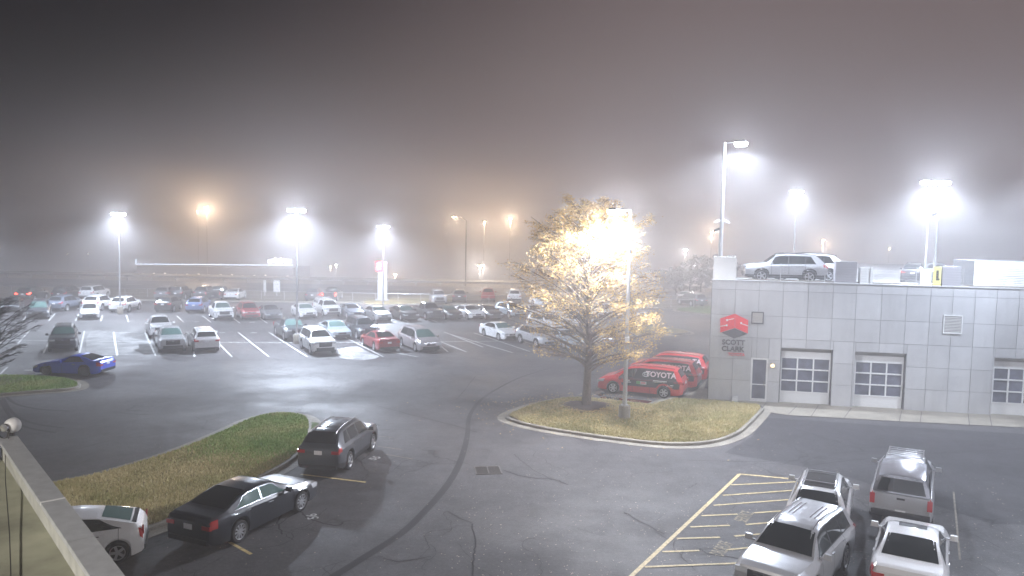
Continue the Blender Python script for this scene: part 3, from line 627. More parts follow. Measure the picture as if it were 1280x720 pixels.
# ------------------------------------------------------------------ cars
def interp(tab, t):
    if t <= tab[0][0]: return tab[0][1]
    for (a, va), (b, vb) in zip(tab, tab[1:]):
        if t <= b:
            return va + (vb - va) * (t - a) / (b - a) if b > a else vb
    return tab[-1][1]
SPEC = {
 'sedan': dict(L=4.95, W=1.85, wb=2.85, fo=.97, Rw=.34, gc=.20, top=[(0, .68), (.010, .77), (.05, .85), (.12, .91), (.26, .99), (.30, 1.05), (.36, 1.20), (.43, 1.38), (.48, 1.43), (.56, 1.45), (.66, 1.41), (.74, 1.31), (.84, 1.13), (.88, 1.09), (.96, 1.06), (.985, 1.02), (1, .92)], belt=[(0, .74), (.3, .93), (.85, 1.02), (1, .98)], cowl=.275, rf=.455, rr=.65, rb=.855, pil=[.56], sw=(.335, .80)),
 'suv': dict(L=4.6, W=1.85, wb=2.67, fo=.93, Rw=.36, gc=.24, top=[(0, .84), (.010, .95), (.05, 1.02), (.12, 1.06), (.235, 1.10), (.26, 1.16), (.32, 1.38), (.375, 1.58), (.42, 1.65), (.5, 1.69), (.7, 1.67), (.83, 1.63), (.875, 1.58), (.92, 1.42), (.962, 1.20), (.985, 1.08), (1, .95)], belt=[(0, .86), (.25, 1.02), (.8, 1.10), (1, 1.08)], cowl=.245, rf=.40, rr=.865, rb=.962, pil=[.53, .73], sw=(.30, .86), clad=True),
 'suvbig': dict(L=4.85, W=1.92, wb=2.80, fo=.93, Rw=.39, gc=.30, top=[(0, .95), (.010, 1.07), (.05, 1.13), (.12, 1.16), (.245, 1.19), (.27, 1.26), (.33, 1.52), (.37, 1.68), (.41, 1.76), (.5, 1.79), (.8, 1.78), (.93, 1.74), (.952, 1.68), (.965, 1.45), (.978, 1.2), (.988, 1.1), (1, .95)], belt=[(0, .98), (.25, 1.10), (.8, 1.14), (1, 1.12)], cowl=.255, rf=.39, rr=.945, rb=.978, pil=[.53, .73], sw=(.30, .91), rack=True),
 'wagon': dict(L=4.89, W=1.93, wb=2.79, fo=.96, Rw=.37, gc=.24, top=[(0, .86), (.010, .98), (.05, 1.05), (.12, 1.09), (.23, 1.12), (.25, 1.17), (.31, 1.38), (.38, 1.60), (.43, 1.68), (.5, 1.72), (.7, 1.71), (.88, 1.65), (.93, 1.58), (.955, 1.38), (.975, 1.2), (.988, 1.08), (1, .95)], belt=[(0, .88), (.25, 1.05), (.8, 1.12), (1, 1.08)], cowl=.24, rf=.405, rr=.92, rb=.975, pil=[.52, .72], sw=(.30, .89), rack=True),
 'van': dict(L=5.1, W=1.98, wb=3.03, fo=.98, Rw=.34, gc=.19, top=[(0, .62), (.012, .80), (.05, .92), (.10, 1.0), (.17, 1.08), (.20, 1.14), (.28, 1.40), (.35, 1.60), (.40, 1.68), (.5, 1.74), (.75, 1.74), (.88, 1.70), (.925, 1.64), (.955, 1.40), (.975, 1.18), (.988, 1.05), (1, .9)], belt=[(0, .78), (.2, .98), (.8, 1.06), (1, 1.04)], cowl=.175, rf=.375, rr=.915, rb=.972, pil=[.42, .62], sw=(.235, .88), rack=True),
 'pickup': dict(L=5.4, W=1.92, wb=3.3, fo=.95, Rw=.39, gc=.30, top=[(0, .96), (.010, 1.08), (.04, 1.13), (.10, 1.16), (.235, 1.19), (.255, 1.25), (.305, 1.52), (.34, 1.68), (.37, 1.75), (.43, 1.79), (.54, 1.78), (.57, 1.74), (.585, 1.50), (.60, 1.18), (.605, 1.16), (.98, 1.16), (1, 1.14)], belt=[(0, .98), (.25, 1.10), (.6, 1.14), (1, 1.13)], cowl=.24, rf=.355, rr=.565, rb=.60, pil=[.44], sw=(.285, .565), bed=(.625, .985)),
 'hatch': dict(L=4.34, W=1.75, wb=2.74, fo=.88, Rw=.32, gc=.17, top=[(0, .55), (.012, .66), (.05, .76), (.12, .86), (.20, .97), (.24, 1.06), (.33, 1.28), (.42, 1.43), (.50, 1.49), (.58, 1.48), (.70, 1.41), (.82, 1.29), (.92, 1.17), (.945, 1.14), (.96, 1.08), (.985, .98), (1, .85)], belt=[(0, .70), (.3, .94), (.85, 1.05), (1, 1.0)], cowl=.215, rf=.44, rr=.72, rb=.915, pil=[.56], sw=(.27, .86), spoil=True),
 'coupe': dict(L=4.38, W=1.86, wb=2.47, fo=.90, Rw=.34, gc=.14, top=[(0, .48), (.012, .56), (.05, .65), (.15, .78), (.26, .86), (.36, .92), (.40, .98), (.48, 1.15), (.54, 1.24), (.60, 1.28), (.68, 1.25), (.78, 1.12), (.86, .99), (.93, .97), (.965, 1.02), (.975, .98), (1, .82)], belt=[(0, .60), (.3, .80), (.7, .88), (.85, .92), (1, .88)], cowl=.37, rf=.545, rr=.67, rb=.87, pil=[], sw=(.44, .76)),
}
def make_section(sp):
    L, W, gc, Rw = sp['L'], sp['W'], sp['gc'], sp['Rw']
    xf = L / 2 - sp['fo']; xr = xf - sp['wb']; ra = Rw * 1.17
    def sec(t):
        x = L / 2 - t * L
        w = W / 2 * (1 - .13 * max(0, 1 - t / .13) ** 2 - .09 * max(0, (t - .90) / .10) ** 2)
        zt = interp(sp['top'], t); zb = gc
        if t < .05: zb += .05 * (1 - t / .05)
        if t > .93: zb += .10 * (t - .93) / .07
        arch = False
        for xc in (xf, xr):
            if abs(x - xc) < ra: 
                za = Rw + math.sqrt(ra * ra - (x - xc) ** 2)
                if za > zb: zb = za; arch = True
        be = min(interp(sp['belt'], t), zt - .03)
        zs = be - .07
        flare = .012 * max(0, 1 - min(abs(x - xf), abs(x - xr)) / (ra * 1.5))
        hc = zt - be; cab = max(0, min(1, (hc - .08) / .3))
        zb2 = min(zb, zs - .12)
        y6 = w - .075 - .02 * cab
        pts = [(0, zb2 + .02), (w - .26, zb2), (w - .035, zb2 + .015), (w + flare, zb2 + (zs - zb2) * .30), (w - .004 + flare * .5, zb2 + (zs - zb2) * .72), (w - .030, zs), (y6, be)]
        bed = sp.get('bed')
        if bed and bed[0] < t < bed[1]:
            pts += [(w - .16, be + .0), (w - .165, .72), (0, .72)]
        else:
            y7 = y6 - .02 - hc * (.30 if cab > 0 else .1) * (1 if cab > 0 else 3) * (0.6 + .4 * cab) 
            y7 = y6 - .05 - hc * .30
            pts += [(y7, be + hc * .86), (y7 * .80, be + hc * .975), (0, zt)]
        return x, pts
    return sec, xf, xr, ra
def ring_eval(sec, t, r, s):
    x, p = sec(t); i = min(int(r), len(p) - 2); f = r - i
    return Vector((x, s * (p[i][0] * (1 - f) + p[i + 1][0] * f), p[i][1] * (1 - f) + p[i + 1][1] * f))
def patch(mb, sec, tb, tt, r0, r1, s, off=.007, nt=10, nr=3, mi=0):
    # tb=(t0,t1) at ring r0, tt=(t0,t1) at r1
    P_ = lambda u, v: ring_eval(sec, (tb[0] + (tb[1] - tb[0]) * u) * (1 - v) + (tt[0] + (tt[1] - tt[0]) * u) * v, r0 + (r1 - r0) * v, s)
    g = []
    for i in range(nt + 1):
        row = []
        for j in range(nr + 1):
            u, v = i / nt, j / nr; e = 1e-3
            p = P_(u, v); du = P_(min(1, u + e), v) - P_(max(0, u - e), v); dv = P_(u, min(1, v + e)) - P_(u, max(0, v - e))
            n = du.cross(dv)
            if n.length < 1e-12: n = Vector((0, s, 1))
            n.normalize()
            if n.dot(Vector((0, s * .9, .35)) if abs(n.x) < .9 else Vector((n.x, 0, 0))) < 0: n = -n
            row.append(p + n * off)
        g.append(row)
    for i in range(nt):
        for j in range(nr):
            q = [g[i][j], g[i + 1][j], g[i + 1][j + 1], g[i][j + 1]]
            nn = (q[1] - q[0]).cross(q[3] - q[0])
            if nn.dot(Vector((0, s, .3))) < 0: q = q[::-1]
            mb.quad(q, mi)
def top_patch(mb, sec, t0, t1, fr, off=.008, nt=8, ny=10, edge=None):
    # windshield / rear glass: across the car, ring fraction given by lateral fraction of y7
    g = []
    for i in range(nt + 1):
        t = t0 + (t1 - t0) * i / nt; x, p = sec(t); row = []
        lim = fr * p[7][0]
        for j in range(ny + 1):
            y = -lim + 2 * lim * j / ny; a = abs(y)
            if a <= p[8][0]: k = a / max(p[8][0], 1e-6); z = p[9][1] * (1 - k) + p[8][1] * k
            else: k = (a - p[8][0]) / max(p[7][0] - p[8][0], 1e-6); z = p[8][1] * (1 - k) + p[7][1] * k
            row.append(Vector((x, y, z)))
        g.append(row)
    sl = (g[-1][ny // 2] - g[0][ny // 2]); n = sl.cross(Vector((0, 1, 0))).normalized()
    if n.z < 0: n = -n
    for i in range(nt):
        for j in range(ny):
            q = [g[i][j], g[i][j + 1], g[i + 1][j + 1], g[i + 1][j]]; q = [a + n * off for a in q]
            if (q[1] - q[0]).cross(q[3] - q[0]).dot(n) < 0: q = q[::-1]
            mb.quad(q)
CACHE = {}
def car_meshes(kind):
    if kind in CACHE: return CACHE[kind]
    sp = SPEC[kind]; sec, xf, xr, ra = make_section(sp); L, W = sp['L'], sp['W']; D = {}
    ts = set(t for t, _ in sp['top']) | {i / 44 for i in range(45)} | {.004}
    for xc in (xf, xr):
        for k in range(-6, 7):
            a = k / 6 * math.pi / 2; ts.add((L / 2 - (xc + ra * math.sin(a))) / L)
        for e in (-ra - .004, ra + .004): ts.add((L / 2 - (xc + e)) / L)
    if 'bed' in sp: 
        for b in sp['bed']: ts |= {b - .0006, b + .0006}
    ts = sorted(t for t in ts if 0 <= t <= 1); tt = [ts[0]]
    for t in ts[1:]:
        if t - tt[-1] > .0008: tt.append(t)
    mb = MB(); rings = []
    for t in tt:
        x, p = sec(t); n = len(mb.v); sy = 1.0
        if t == tt[0]: p = [(y * .93, z if z > .5 else z + .06) for y, z in p]; p[-1] = (0, p[-1][1] - .01)
        if t == tt[-1]: p = [(y * .96, z + (.05 if z < .5 else -.01)) for y, z in p]
        full = [(y, z) for y, z in p] + [(-y, z) for y, z in p[::-1][1:-1]]
        for y, z in full: mb.v.append((x, y, z))
        rings.append(n)
    m = 18; cladding = sp.get('clad')
    for i in range(len(rings) - 1):
        tmid = (tt[i] + tt[i + 1]) / 2
        for k in range(m):
            a, b = rings[i] + k, rings[i] + (k + 1) % m; c, d = rings[i + 1] + (k + 1) % m, rings[i + 1] + k
            mb.f.append((a, d, c, b)); kk = k if k < 9 else 17 - k
            dark = kk in (0, 1) or (cladding and kk == 2) or ('bed' in sp and sp['bed'][0] < tmid < sp['bed'][1] and kk in (7, 8))
            if kind in ('suvbig', 'pickup') and kk == 2: dark = dark
            mb.mi.append(1 if dark else 0)
    mb.f.append(tuple(rings[0] + k for k in range(m))); mb.mi.append(0); mb.f.append(tuple(rings[-1] + k for k in reversed(range(m)))); mb.mi.append(0)
    D['body'] = mb.mesh(kind + '_body', [PAINT['white'], M_black], 28)
    def one(key, fn, mats, smooth=None):
        b = MB(); fn(b); D[key] = b.mesh(kind + '_' + key, mats if isinstance(mats, list) else [mats], smooth)
    one('windshield', lambda b: top_patch(b, sec, sp['cowl'] + .012, sp['rf'] - .012, .93), M_cglass, 60)
    one('rear_window', lambda b: top_patch(b, sec, sp['rr'] + (.012 if kind in ('sedan', 'hatch', 'coupe') else .006), sp['rb'] - .004, .80 if kind == 'hatch' else .88), M_cglassg if kind == 'hatch' else M_cglass, 60)
    a, b_ = sp['sw']; lean = {'sedan': (.10, -.10), 'suv': (.07, -.06), 'suvbig': (.06, -.01), 'wagon': (.08, -.03), 'van': (.11, -.03), 'pickup': (.055, 0), 'hatch': (.14, -.14), 'coupe': (.09, -.08)}[kind]
    cuts = [a] + sp['pil'] + [b_]
    for s in (1, -1):
        for i in range(len(cuts) - 1):
            t0b, t1b = cuts[i] + (.008 if i else 0), cuts[i + 1] - (.008 if i < len(cuts) - 2 else 0)
            t0t = t0b + (lean[0] if i == 0 else 0); t1t = t1b + (lean[1] if i == len(cuts) - 2 else 0)
            if kind == 'coupe': pass
            one('side_window%d_%d' % (i, s), lambda b: patch(b, sec, (t0b, t1b), (t0t, t1t), 6.08, 6.90, s), M_cglass, 60)
    for s in (1, -1):
        one('window_surround_%d' % s, lambda b: patch(b, sec, (a - .004, b_ + .004), (a + lean[0] - .004, b_ + lean[1] + .004), 6.02, 6.95, s, .003, 24, 3), M_black, 60)
        for si, t in enumerate([sp['cowl'] + .075] + sp['pil'][:2] + ([b_ - .02] if kind in ('sedan', 'hatch') else [])): one('door_seam%d_%d' % (si, s), lambda b: patch(b, sec, (t, t + .0035), (t, t + .0035), 2.25, 5.97, s, .002, 1, 14), M_black)
    zt0 = interp(sp['top'], .012); xh = L / 2
    # head lights
    for s in (1, -1):
        def hl(b):
            patch(b, sec, (.006, .075), (.006, .09), 4.35, 5.75, s, .010, 6, 3)
            w = W / 2 * .87; z = zt0 - .13; b.box((xh - .015, s * (w - .20), z), (.05, .36, .13))
        one('headlight_%d' % s, hl, M_head, 50)
        high = kind in ('suv', 'suvbig', 'wagon', 'van')
        def tl(b):
            z0 = 1.0 if high else .86
            if kind == 'pickup': z0 = .98
            if kind == 'coupe': z0 = .78
            r0_, r1_ = (4.1, 5.9) if not high else (4.6, 5.95)
            patch(b, sec, ({'pickup': .975, 'hatch': .975}.get(kind, .95), .994), ({'pickup': .975, 'hatch': .965}.get(kind, .94), .992), r0_, r1_, s, .012, 6, 3)
            w = W / 2 * .93
            if kind == 'pickup': b.box((-xh + .0, s * (w - .05), .93), (.04, .15, .34))
            elif kind == 'hatch': b.box((-xh + .02, s * (w - .10), .92), (.05, .12, .24))
            else: b.box((-xh + .014, s * (w - .17), z0 - .07), (.06, .30, .12))
        one('tail_light_%d' % s, tl, M_tail, 50)
        def mir(b):
            x = L / 2 - (sp['cowl'] + .075) * L; z = interp(sp['belt'], .3) + .10; y = s * (W / 2 + .10)
            b.box((x, y, z), (.11, .22, .15), taper=.8); b.box((x + .02, s * (W / 2 - .02), z - .05), (.05, .14, .04))
        one('mirror_%d' % s, mir, PAINT['white'], 50)
        for hi, t in enumerate([.50, .70] if kind not in ('coupe', 'pickup') else [.62 if kind == 'coupe' else .42]):
            p = ring_eval(sec, t, 4.7, s); one('handle%d_%d' % (hi, s), lambda b: b.box((p.x, p.y + s * .015, p.z), (.2, .03, .03)), M_chrome)
    def gril(b):
        z = zt0 - .16; b.box((xh - .01, 0, z), (.05, W * .36, .16)); b.box((xh - .005, 0, .40 if sp['gc'] < .22 else .50), (.05, W * .70, .20))
        if kind in ('suvbig', 'pickup', 'wagon'): b.box((xh - .006, 0, z - .09), (.05, W * .50, .34))
    one('grille', gril, M_black)
    def grb(b):
        z = zt0 - .16; b.box((xh + .012, 0, z), (.02, W * .34, .02)); b.box((xh + .012, 0, z + .07), (.02, W * .36, .018)); b.box((xh + .015, 0, z), (.015, .13, .09))
    one('grille_bar', grb, M_chrome)
    zp = .95 if kind in ('suv', 'suvbig', 'wagon', 'van') else .80
    if kind == 'pickup': zp = .62
    if kind == 'sedan': zp = .80
    one('licence_plate', lambda b: b.box((-xh - .012, 0, zp - .05), (.02, .31, .155)), M_plate)
    def rb(b):
        z = .42 if sp['gc'] < .25 else .50; b.box((-xh + .02, 0, z - .06), (.12, W * .80, .14)); 
        if kind in ('suvbig', 'pickup'): b.box((-xh - .04, 0, z + .02), (.16, W * .90, .16))
    one('rear_bumper', rb, M_black)
    if kind == 'pickup':
        one('tailgate_handle', lambda b: b.box((-xh - .008, 0, 1.02), (.02, .24, .06)), M_black)
    if sp.get('rack') or kind == 'suv':
        def rk(b):
            for s in (1, -1):
                pts = []
                for t in (.42, .5, .6, .7, .8, .87):
                    x, p = sec(t); pts.append((x, s * p[8][0] * 1.04, p[8][1] + .03))
                pts = [(pts[0][0] + .12, pts[0][1], pts[0][2] - .05)] + pts + [(pts[-1][0] - .12, pts[-1][1], pts[-1][2] - .05)]
                b.tube(pts, .017, 6)
            if kind == 'suv':
                for t in (.50, .74): x, p = sec(t); b.box((x, 0, p[9][1] + .035), (.05, p[8][0] * 2.0, .02))
            if kind == 'wagon':
                for y in (-.36, -.24, .24, .36):
                    for t in (.56, .62, .68, .74): x, p = sec(t); b.box((x, y, p[9][1] - .004), (.30, .03, .022))
        one('roof_rack', rk, M_chrome, 50)
    if sp.get('spoil'): one('spoiler', lambda b: b.box((-xh + .33, 0, 1.145), (.24, 1.20, .04)), M_black)
    if kind == 'coupe': one('spoiler', lambda b: b.box((-xh + .13, 0, 1.02), (.18, 1.3, .05)), PAINT['blue'])
    Rw = sp['Rw']
    def tyre(b): b.lathe([(Rw * .62, -.10), (Rw * .70, -.115), (Rw * .93, -.115), (Rw * .985, -.09), (Rw, -.04), (Rw, .04), (Rw * .985, .09), (Rw * .93, .115), (Rw * .70, .115), (Rw * .62, .08), (.001, .05)], 28, 'Y')
    one('tyre', tyre, M_tyre, 40)
    def rim(b):
        b.lathe([(Rw * .60, .07), (Rw * .69, .118), (Rw * .72, .112), (Rw * .70, .10)], 28, 'Y'); b.lathe([(.001, .105), (Rw * .16, .10), (Rw * .19, .06)], 14, 'Y')
        ns = {'sedan': 10, 'suv': 5, 'van': 6, 'coupe': 8, 'hatch': 5, 'wagon': 5}.get(kind, 6)
        for k in range(ns):
            a = 2 * math.pi * k / ns; Mx = Matrix.Rotation(-a, 3, 'Y'); wd = .045 if ns > 7 else .075
            c = Mx @ Vector((Rw * .41, .085, 0)); b.box(c, (Rw * .54, .03, wd), M=Mx)
    one('rim', rim, M_rim, 40)
    D['_xf'] = xf; D['_xr'] = xr; D['_sec'] = sec
    CACHE[kind] = D; return D
WORD = {'sedan': 'sedan', 'suv': 'suv', 'suvbig': 'suv', 'wagon': 'suv', 'van': 'minivan', 'pickup': 'pickup_truck', 'hatch': 'hatchback', 'coupe': 'sports_coupe'}
def car(kind, color, pos, heading, label, group='cars parked in the lot', far=False, z=0.0, dark_rim=False, lit=False, noplate=False, glass=None, trim=None, sideglass=None, sunroof=None):
    """pos: centre; heading: unit vector of the front"""
    D = car_meshes(kind); sp = SPEC[kind]
    c = thing(WORD[kind], label, {'pickup_truck': 'pickup truck', 'minivan': 'minivan', 'suv': 'suv'}.get(WORD[kind], 'car'), (pos.x, pos.y, z), math.atan2(heading.y, heading.x), group)
    pm = PAINT[color]
    def add(key, name, m=None, par=c):
        o = bpy.data.objects.new(name, D[key]); COL.objects.link(o); o.parent = par
        if m is not None: o.material_slots[0].link = 'OBJECT'; o.material_slots[0].material = m
        return o
    add('body', 'body', pm); add('windshield', 'windshield', glass); add('rear_window', 'rear_window')
    for k in D:
        if k.startswith('side_window'): add(k, 'side_window', sideglass)
    for s in (1, -1):
        add('window_surround_%d' % s, 'window_surround', trim)
        if not far:
            for k in D:
                if k.startswith('door_seam') and k.endswith('_%d' % s): add(k, 'door_seam')
        add('headlight_%d' % s, 'headlight'); add('tail_light_%d' % s, 'tail_light', M_tailon if lit else None); add('mirror_%d' % s, 'mirror', pm if color != 'pearl' else None)
        if not far:
            for hi in (0, 1):
                if 'handle%d_%d' % (hi, s) in D: add('handle%d_%d' % (hi, s), 'door_handle')
    add('grille', 'grille')
    if not far: add('grille_bar', 'grille_bar'); 
    add('licence_plate', 'licence_plate'); add('rear_bumper', 'rear_bumper')
    for k in ('roof_rack', 'tailgate_handle'):
        if k in D and not (far and k == 'tailgate_handle'): add(k, k)
    if 'spoiler' in D: add('spoiler', 'spoiler', pm if kind == 'coupe' else None)
    if sunroof:
        mb = MB(); top_patch(mb, D['_sec'], sunroof[0], sunroof[1], sunroof[2], .010); mb.build('sunroof', M_cglass, c, smooth=60)
    for xc in (D['_xf'], D['_xr']):
        for s in (1, -1):
            w = add('tyre', 'wheel'); w.location = (xc, s * (sp['W'] / 2 - .115), sp['Rw'])
            if s < 0: w.rotation_euler = (0, 0, math.pi)
            add('rim', 'rim', M_rimd if dark_rim else None, w)
    return c
def dirn(a): return Vector((-math.sin(R(a)), math.cos(R(a)), 0))     # away from the camera, a degrees to the left
AX = 28.5
def lot(kind, color, bx, by, face, label, a=None, z=0.0, **kw):
    """bx,by: ground pixel of the bumper end nearest the camera"""
    a = AX if a is None else a; d = dirn(a); p = P(bx, by); c = p + d * (SPEC[kind]['L'] / 2)
    kw.setdefault('far', p.y > 78)
    return car(kind, color, c, d if face == 'R' else -d, label, z=z, **kw)
def by_wheels(kind, color, rear, front, side, label, **kw):
    """rear/front: ground contact pixels of the visible wheels; side=+1 when they are the car's left wheels"""
    a, b = P(*rear), P(*front); h = (b - a).normalized(); D = car_meshes(kind); left = Vector((-h.y, h.x, 0))
    mid = (a + b) / 2; off = (SPEC[kind]['W'] / 2 - .03)
    c = mid - left * side * off - h * ((D['_xf'] + D['_xr']) / 2)
    return car(kind, color, c, h, label, **kw)
# near cars
by_wheels('sedan', 'navy', (302, 677), (375, 640), -1, 'glossy black sedan with chrome window trim parked by the near grass island kerb', group='cars parked by the near island', trim=M_chrome, sideglass=M_cglassg)
by_wheels('suv', 'dgrey', (437, 587), (466, 563), -1, 'dark grey small suv with silver roof rails at the tip of the near grass island', group='cars parked by the near island')
hp = Vector((-.93, -.37, 0)).normalized(); D = car_meshes('hatch'); rw = P(147, 704)
c_ = rw - Vector((-hp.y, hp.x, 0)) * (1.75 / 2 - .03) - hp * D['_xr']
hc_ = car('hatch', 'white', rw + (c_ - rw) * .93, hp, 'white hatchback with black rear spoiler partly hidden behind the parapet', group='cars parked by the near island', glass=M_cglassg); hc_.scale = (.93, .93, .93)
by_wheels('coupe', 'blue', (105.5, 470.5), (57, 469), 1, 'bright blue low sports coupe seen from its side beside the corner island', dark_rim=True)
def put(kind, color, x, y, hx, hy, label, **kw): return car(kind, color, Vector((x, y, 0)), Vector((hx, hy, 0)).normalized(), label, **kw)
put('wagon', 'silver', 8.17, 20.75, -.63, -.78, 'large silver suv with roof ribs and dark windshield, front cut by the bottom edge', group='cars in the service lot')
put('suv', 'pearl', 10.5, 24.9, .44, .9, 'pearl white suv with dark glass roof parked behind the large silver suv', group='cars in the service lot', sunroof=(.43, .82, .74))
tk = put('pickup', 'silver', 14.2, 26.7, .49, .87, 'silver pickup truck with a glossy camper shell and tailgate towards us', group='cars in the service lot')
put('sedan', 'pearl', 11.5, 21.0, .50, .87, 'pale silver sedan with sunroof parked behind the silver pickup tailgate', group='cars in the service lot', sunroof=(.46, .54, .55))

# camper shells
def topper(c, m, mg):
    mb = MB(); L = 5.4; x1 = L / 2 - .605 * L; x0 = -L / 2 + .05; zz = 1.165
    pr = [(-.86, zz), (-.80, zz + .30), (-.68, zz + .58), (-.5, zz + .63), (0, zz + .65), (.5, zz + .63), (.68, zz + .58), (.80, zz + .30), (.86, zz)]
    n = len(pr)
    for x in (x0, x0 + .12, x1): 
        for (y, z) in pr: mb.v.append((x if x > x0 else x0 - .0, y * (.98 if x == x0 else 1), z if z < zz + .5 or x > x0 else z - .04))
    for i in range(2):
        for k in range(n - 1): mb.f.append((i * n + k, i * n + k + 1, (i + 1) * n + k + 1, (i + 1) * n + k)); mb.mi.append(0)
    mb.f.append(tuple(range(n))); mb.mi.append(0); mb.f.append(tuple(reversed(range(2 * n, 3 * n)))); mb.mi.append(0)
    sh_ = mb.build('camper_shell', m, c, smooth=30)
    mb = MB(); mb.quad([(x0 - .012, -.72, zz + .05), (x0 - .012, -.60, zz + .5), (x0 - .012, .60, zz + .5), (x0 - .012, .72, zz + .05)][::-1]); mb.build('rear_window', M_cglass, sh_)
    for s in (1, -1):
        mb = MB(); q = [(x0 + .25, s * .855, zz + .09), (x1 - .2, s * .855, zz + .09), (x1 - .3, s * .815, zz + .34), (x0 + .3, s * .815, zz + .34)]
        mb.quad(q if s < 0 else q[::-1]); mb.build('side_window', M_cglass, sh_)
    return sh_
sh1 = topper(tk, mat('shell_gloss', (0.5, 0.5, 0.53), .16, .85, bump=.5, bscale=3.0), None)
mb = MB()
for k in range(5): mb.box((1.0 - k * .28, 0, 1.81), (.05, 1.15, .03))
for s in (1, -1): mb.tube([(1.1, s * .56, 1.80), (-.15, s * .56, 1.80)], .02, 6)
mb.build('roof_rack', M_chrome, tk)

# toyota shuttle vans
v1r, v1f = P(828.5, 498), P(766.7, 491.7); hv = (v1f - v1r).normalized(); lv = Vector((-hv.y, hv.x, 0)); Dv = car_meshes('van')
c1v = (v1r + v1f) / 2 - lv * .96 - hv * ((Dv['_xf'] + Dv['_xr']) / 2)
secv = Dv['_sec']
dv = [Vector((0, 0, 0)), Vector((1.45, 2.55, 0)), Vector((2.7, 5.1, 0))]
for i, (dd, lb) in enumerate(zip(dv, ['red minivan with black graphic panel and white lettering, nearest the lawn', 'red minivan with black graphics in the middle between two like it', 'red minivan with black graphics farthest from the lawn beside the building corner'])):
    c = car('van', 'vanred', c1v + dd, hv, lb, group='red lettered minivans beside the service building')
    for s in (1, -1):
        mb = MB(); patch(mb, secv, (.30, .96), (.24, .97), 3.5, 5.95, s, .006, 20, 6); mb.build('graphic_panel', M_black, c, smooth=60)
        mb = MB(); patch(mb, secv, (.43, .93), (.46, .88), 6.0, 6.95, s, .010, 14, 3); mb.build('graphic_panel', M_black, c, smooth=60)
        yy = s * (1.98 / 2 - .17); L = 5.1
        rotm = Matrix.Rotation(math.pi if s > 0 else 0, 4, 'Z')
        def onside(name, txt, t, z, size, m, bold=.0, tilt=17, y=None):
            x = L / 2 - t * L; yv = (.87 if y is None else y); base = Matrix.Translation((x, s * yv, z)) @ rotm @ Matrix.Rotation(R(90 - tilt), 4, 'X')
            return text_obj(name, txt, size, m, base, c, depth=.006, bold=bold)
        onside('lettering', 'TOYOTA', .745, 1.34, .43, mat('decal_white_pink', (0.85, 0.7, 0.72), .4), .014, y=.905)
        x_ = L / 2 - .575 * L
        mb = MB()
        for (a, b, cx, cz) in ((.20, .135, 0, 0), (.075, .13, 0, 0), (.145, .055, 0, .055)):
            pts = [(x_ + cx + a * math.cos(t / 24 * 6.2832), s * (.925 - .28 * (cz + b * math.sin(t / 24 * 6.2832))), 1.32 + cz + b * math.sin(t / 24 * 6.2832)) for t in range(25)]
            mb.tube(pts, .013, 5, cap=False)
        mb.build('emblem', M_white2, c)
        ys = 1.0
        mb = MB(); mb.box((L / 2 - .55 * L, s * ys, .80), (.36, .012, .17)); mb.build('decal', M_white2, c)
        mb = MB(); mb.box((L / 2 - .49 * L, s * ys, .80), (.22, .012, .17)); mb.build('decal', mat('decal_green', (0.10, 0.35, 0.10), .4), c)
        mb = MB(); mb.box((L / 2 - .55 * L, s * (ys + .007), .83), (.28, .006, .035)); mb.box((L / 2 - .55 * L, s * (ys + .007), .77), (.28, .006, .035)); mb.build('decal', M_redp, c)
        mb = MB(); mb.box((L / 2 - .74 * L, s * .995, 1.0), (.80, .012, .05)); mb.box((L / 2 - .73 * L, s * .995, .93), (.72, .012, .018)); mb.box((L / 2 - .85 * L, s * .99, .80), (.45, .012, .05)); mb.box((L / 2 - .85 * L, s * .99, .72), (.36, .012, .03)); mb.build('decal', M_white2, c)
        mb = MB(); mb.box((L / 2 - .36 * L, s * ys, .88), (.30, .012, .07)); mb.box((L / 2 - .37 * L, s * ys, .78), (.36, .012, .05)); mb.build('decal', M_white2, c)
        mb = MB(); mb.lathe([(.001, -.008), (.12, -.008), (.12, .008), (.001, .008)], 16, 'Y', (L / 2 - .30 * L, s * ys, .84)); mb.build('decal', M_redp, c)

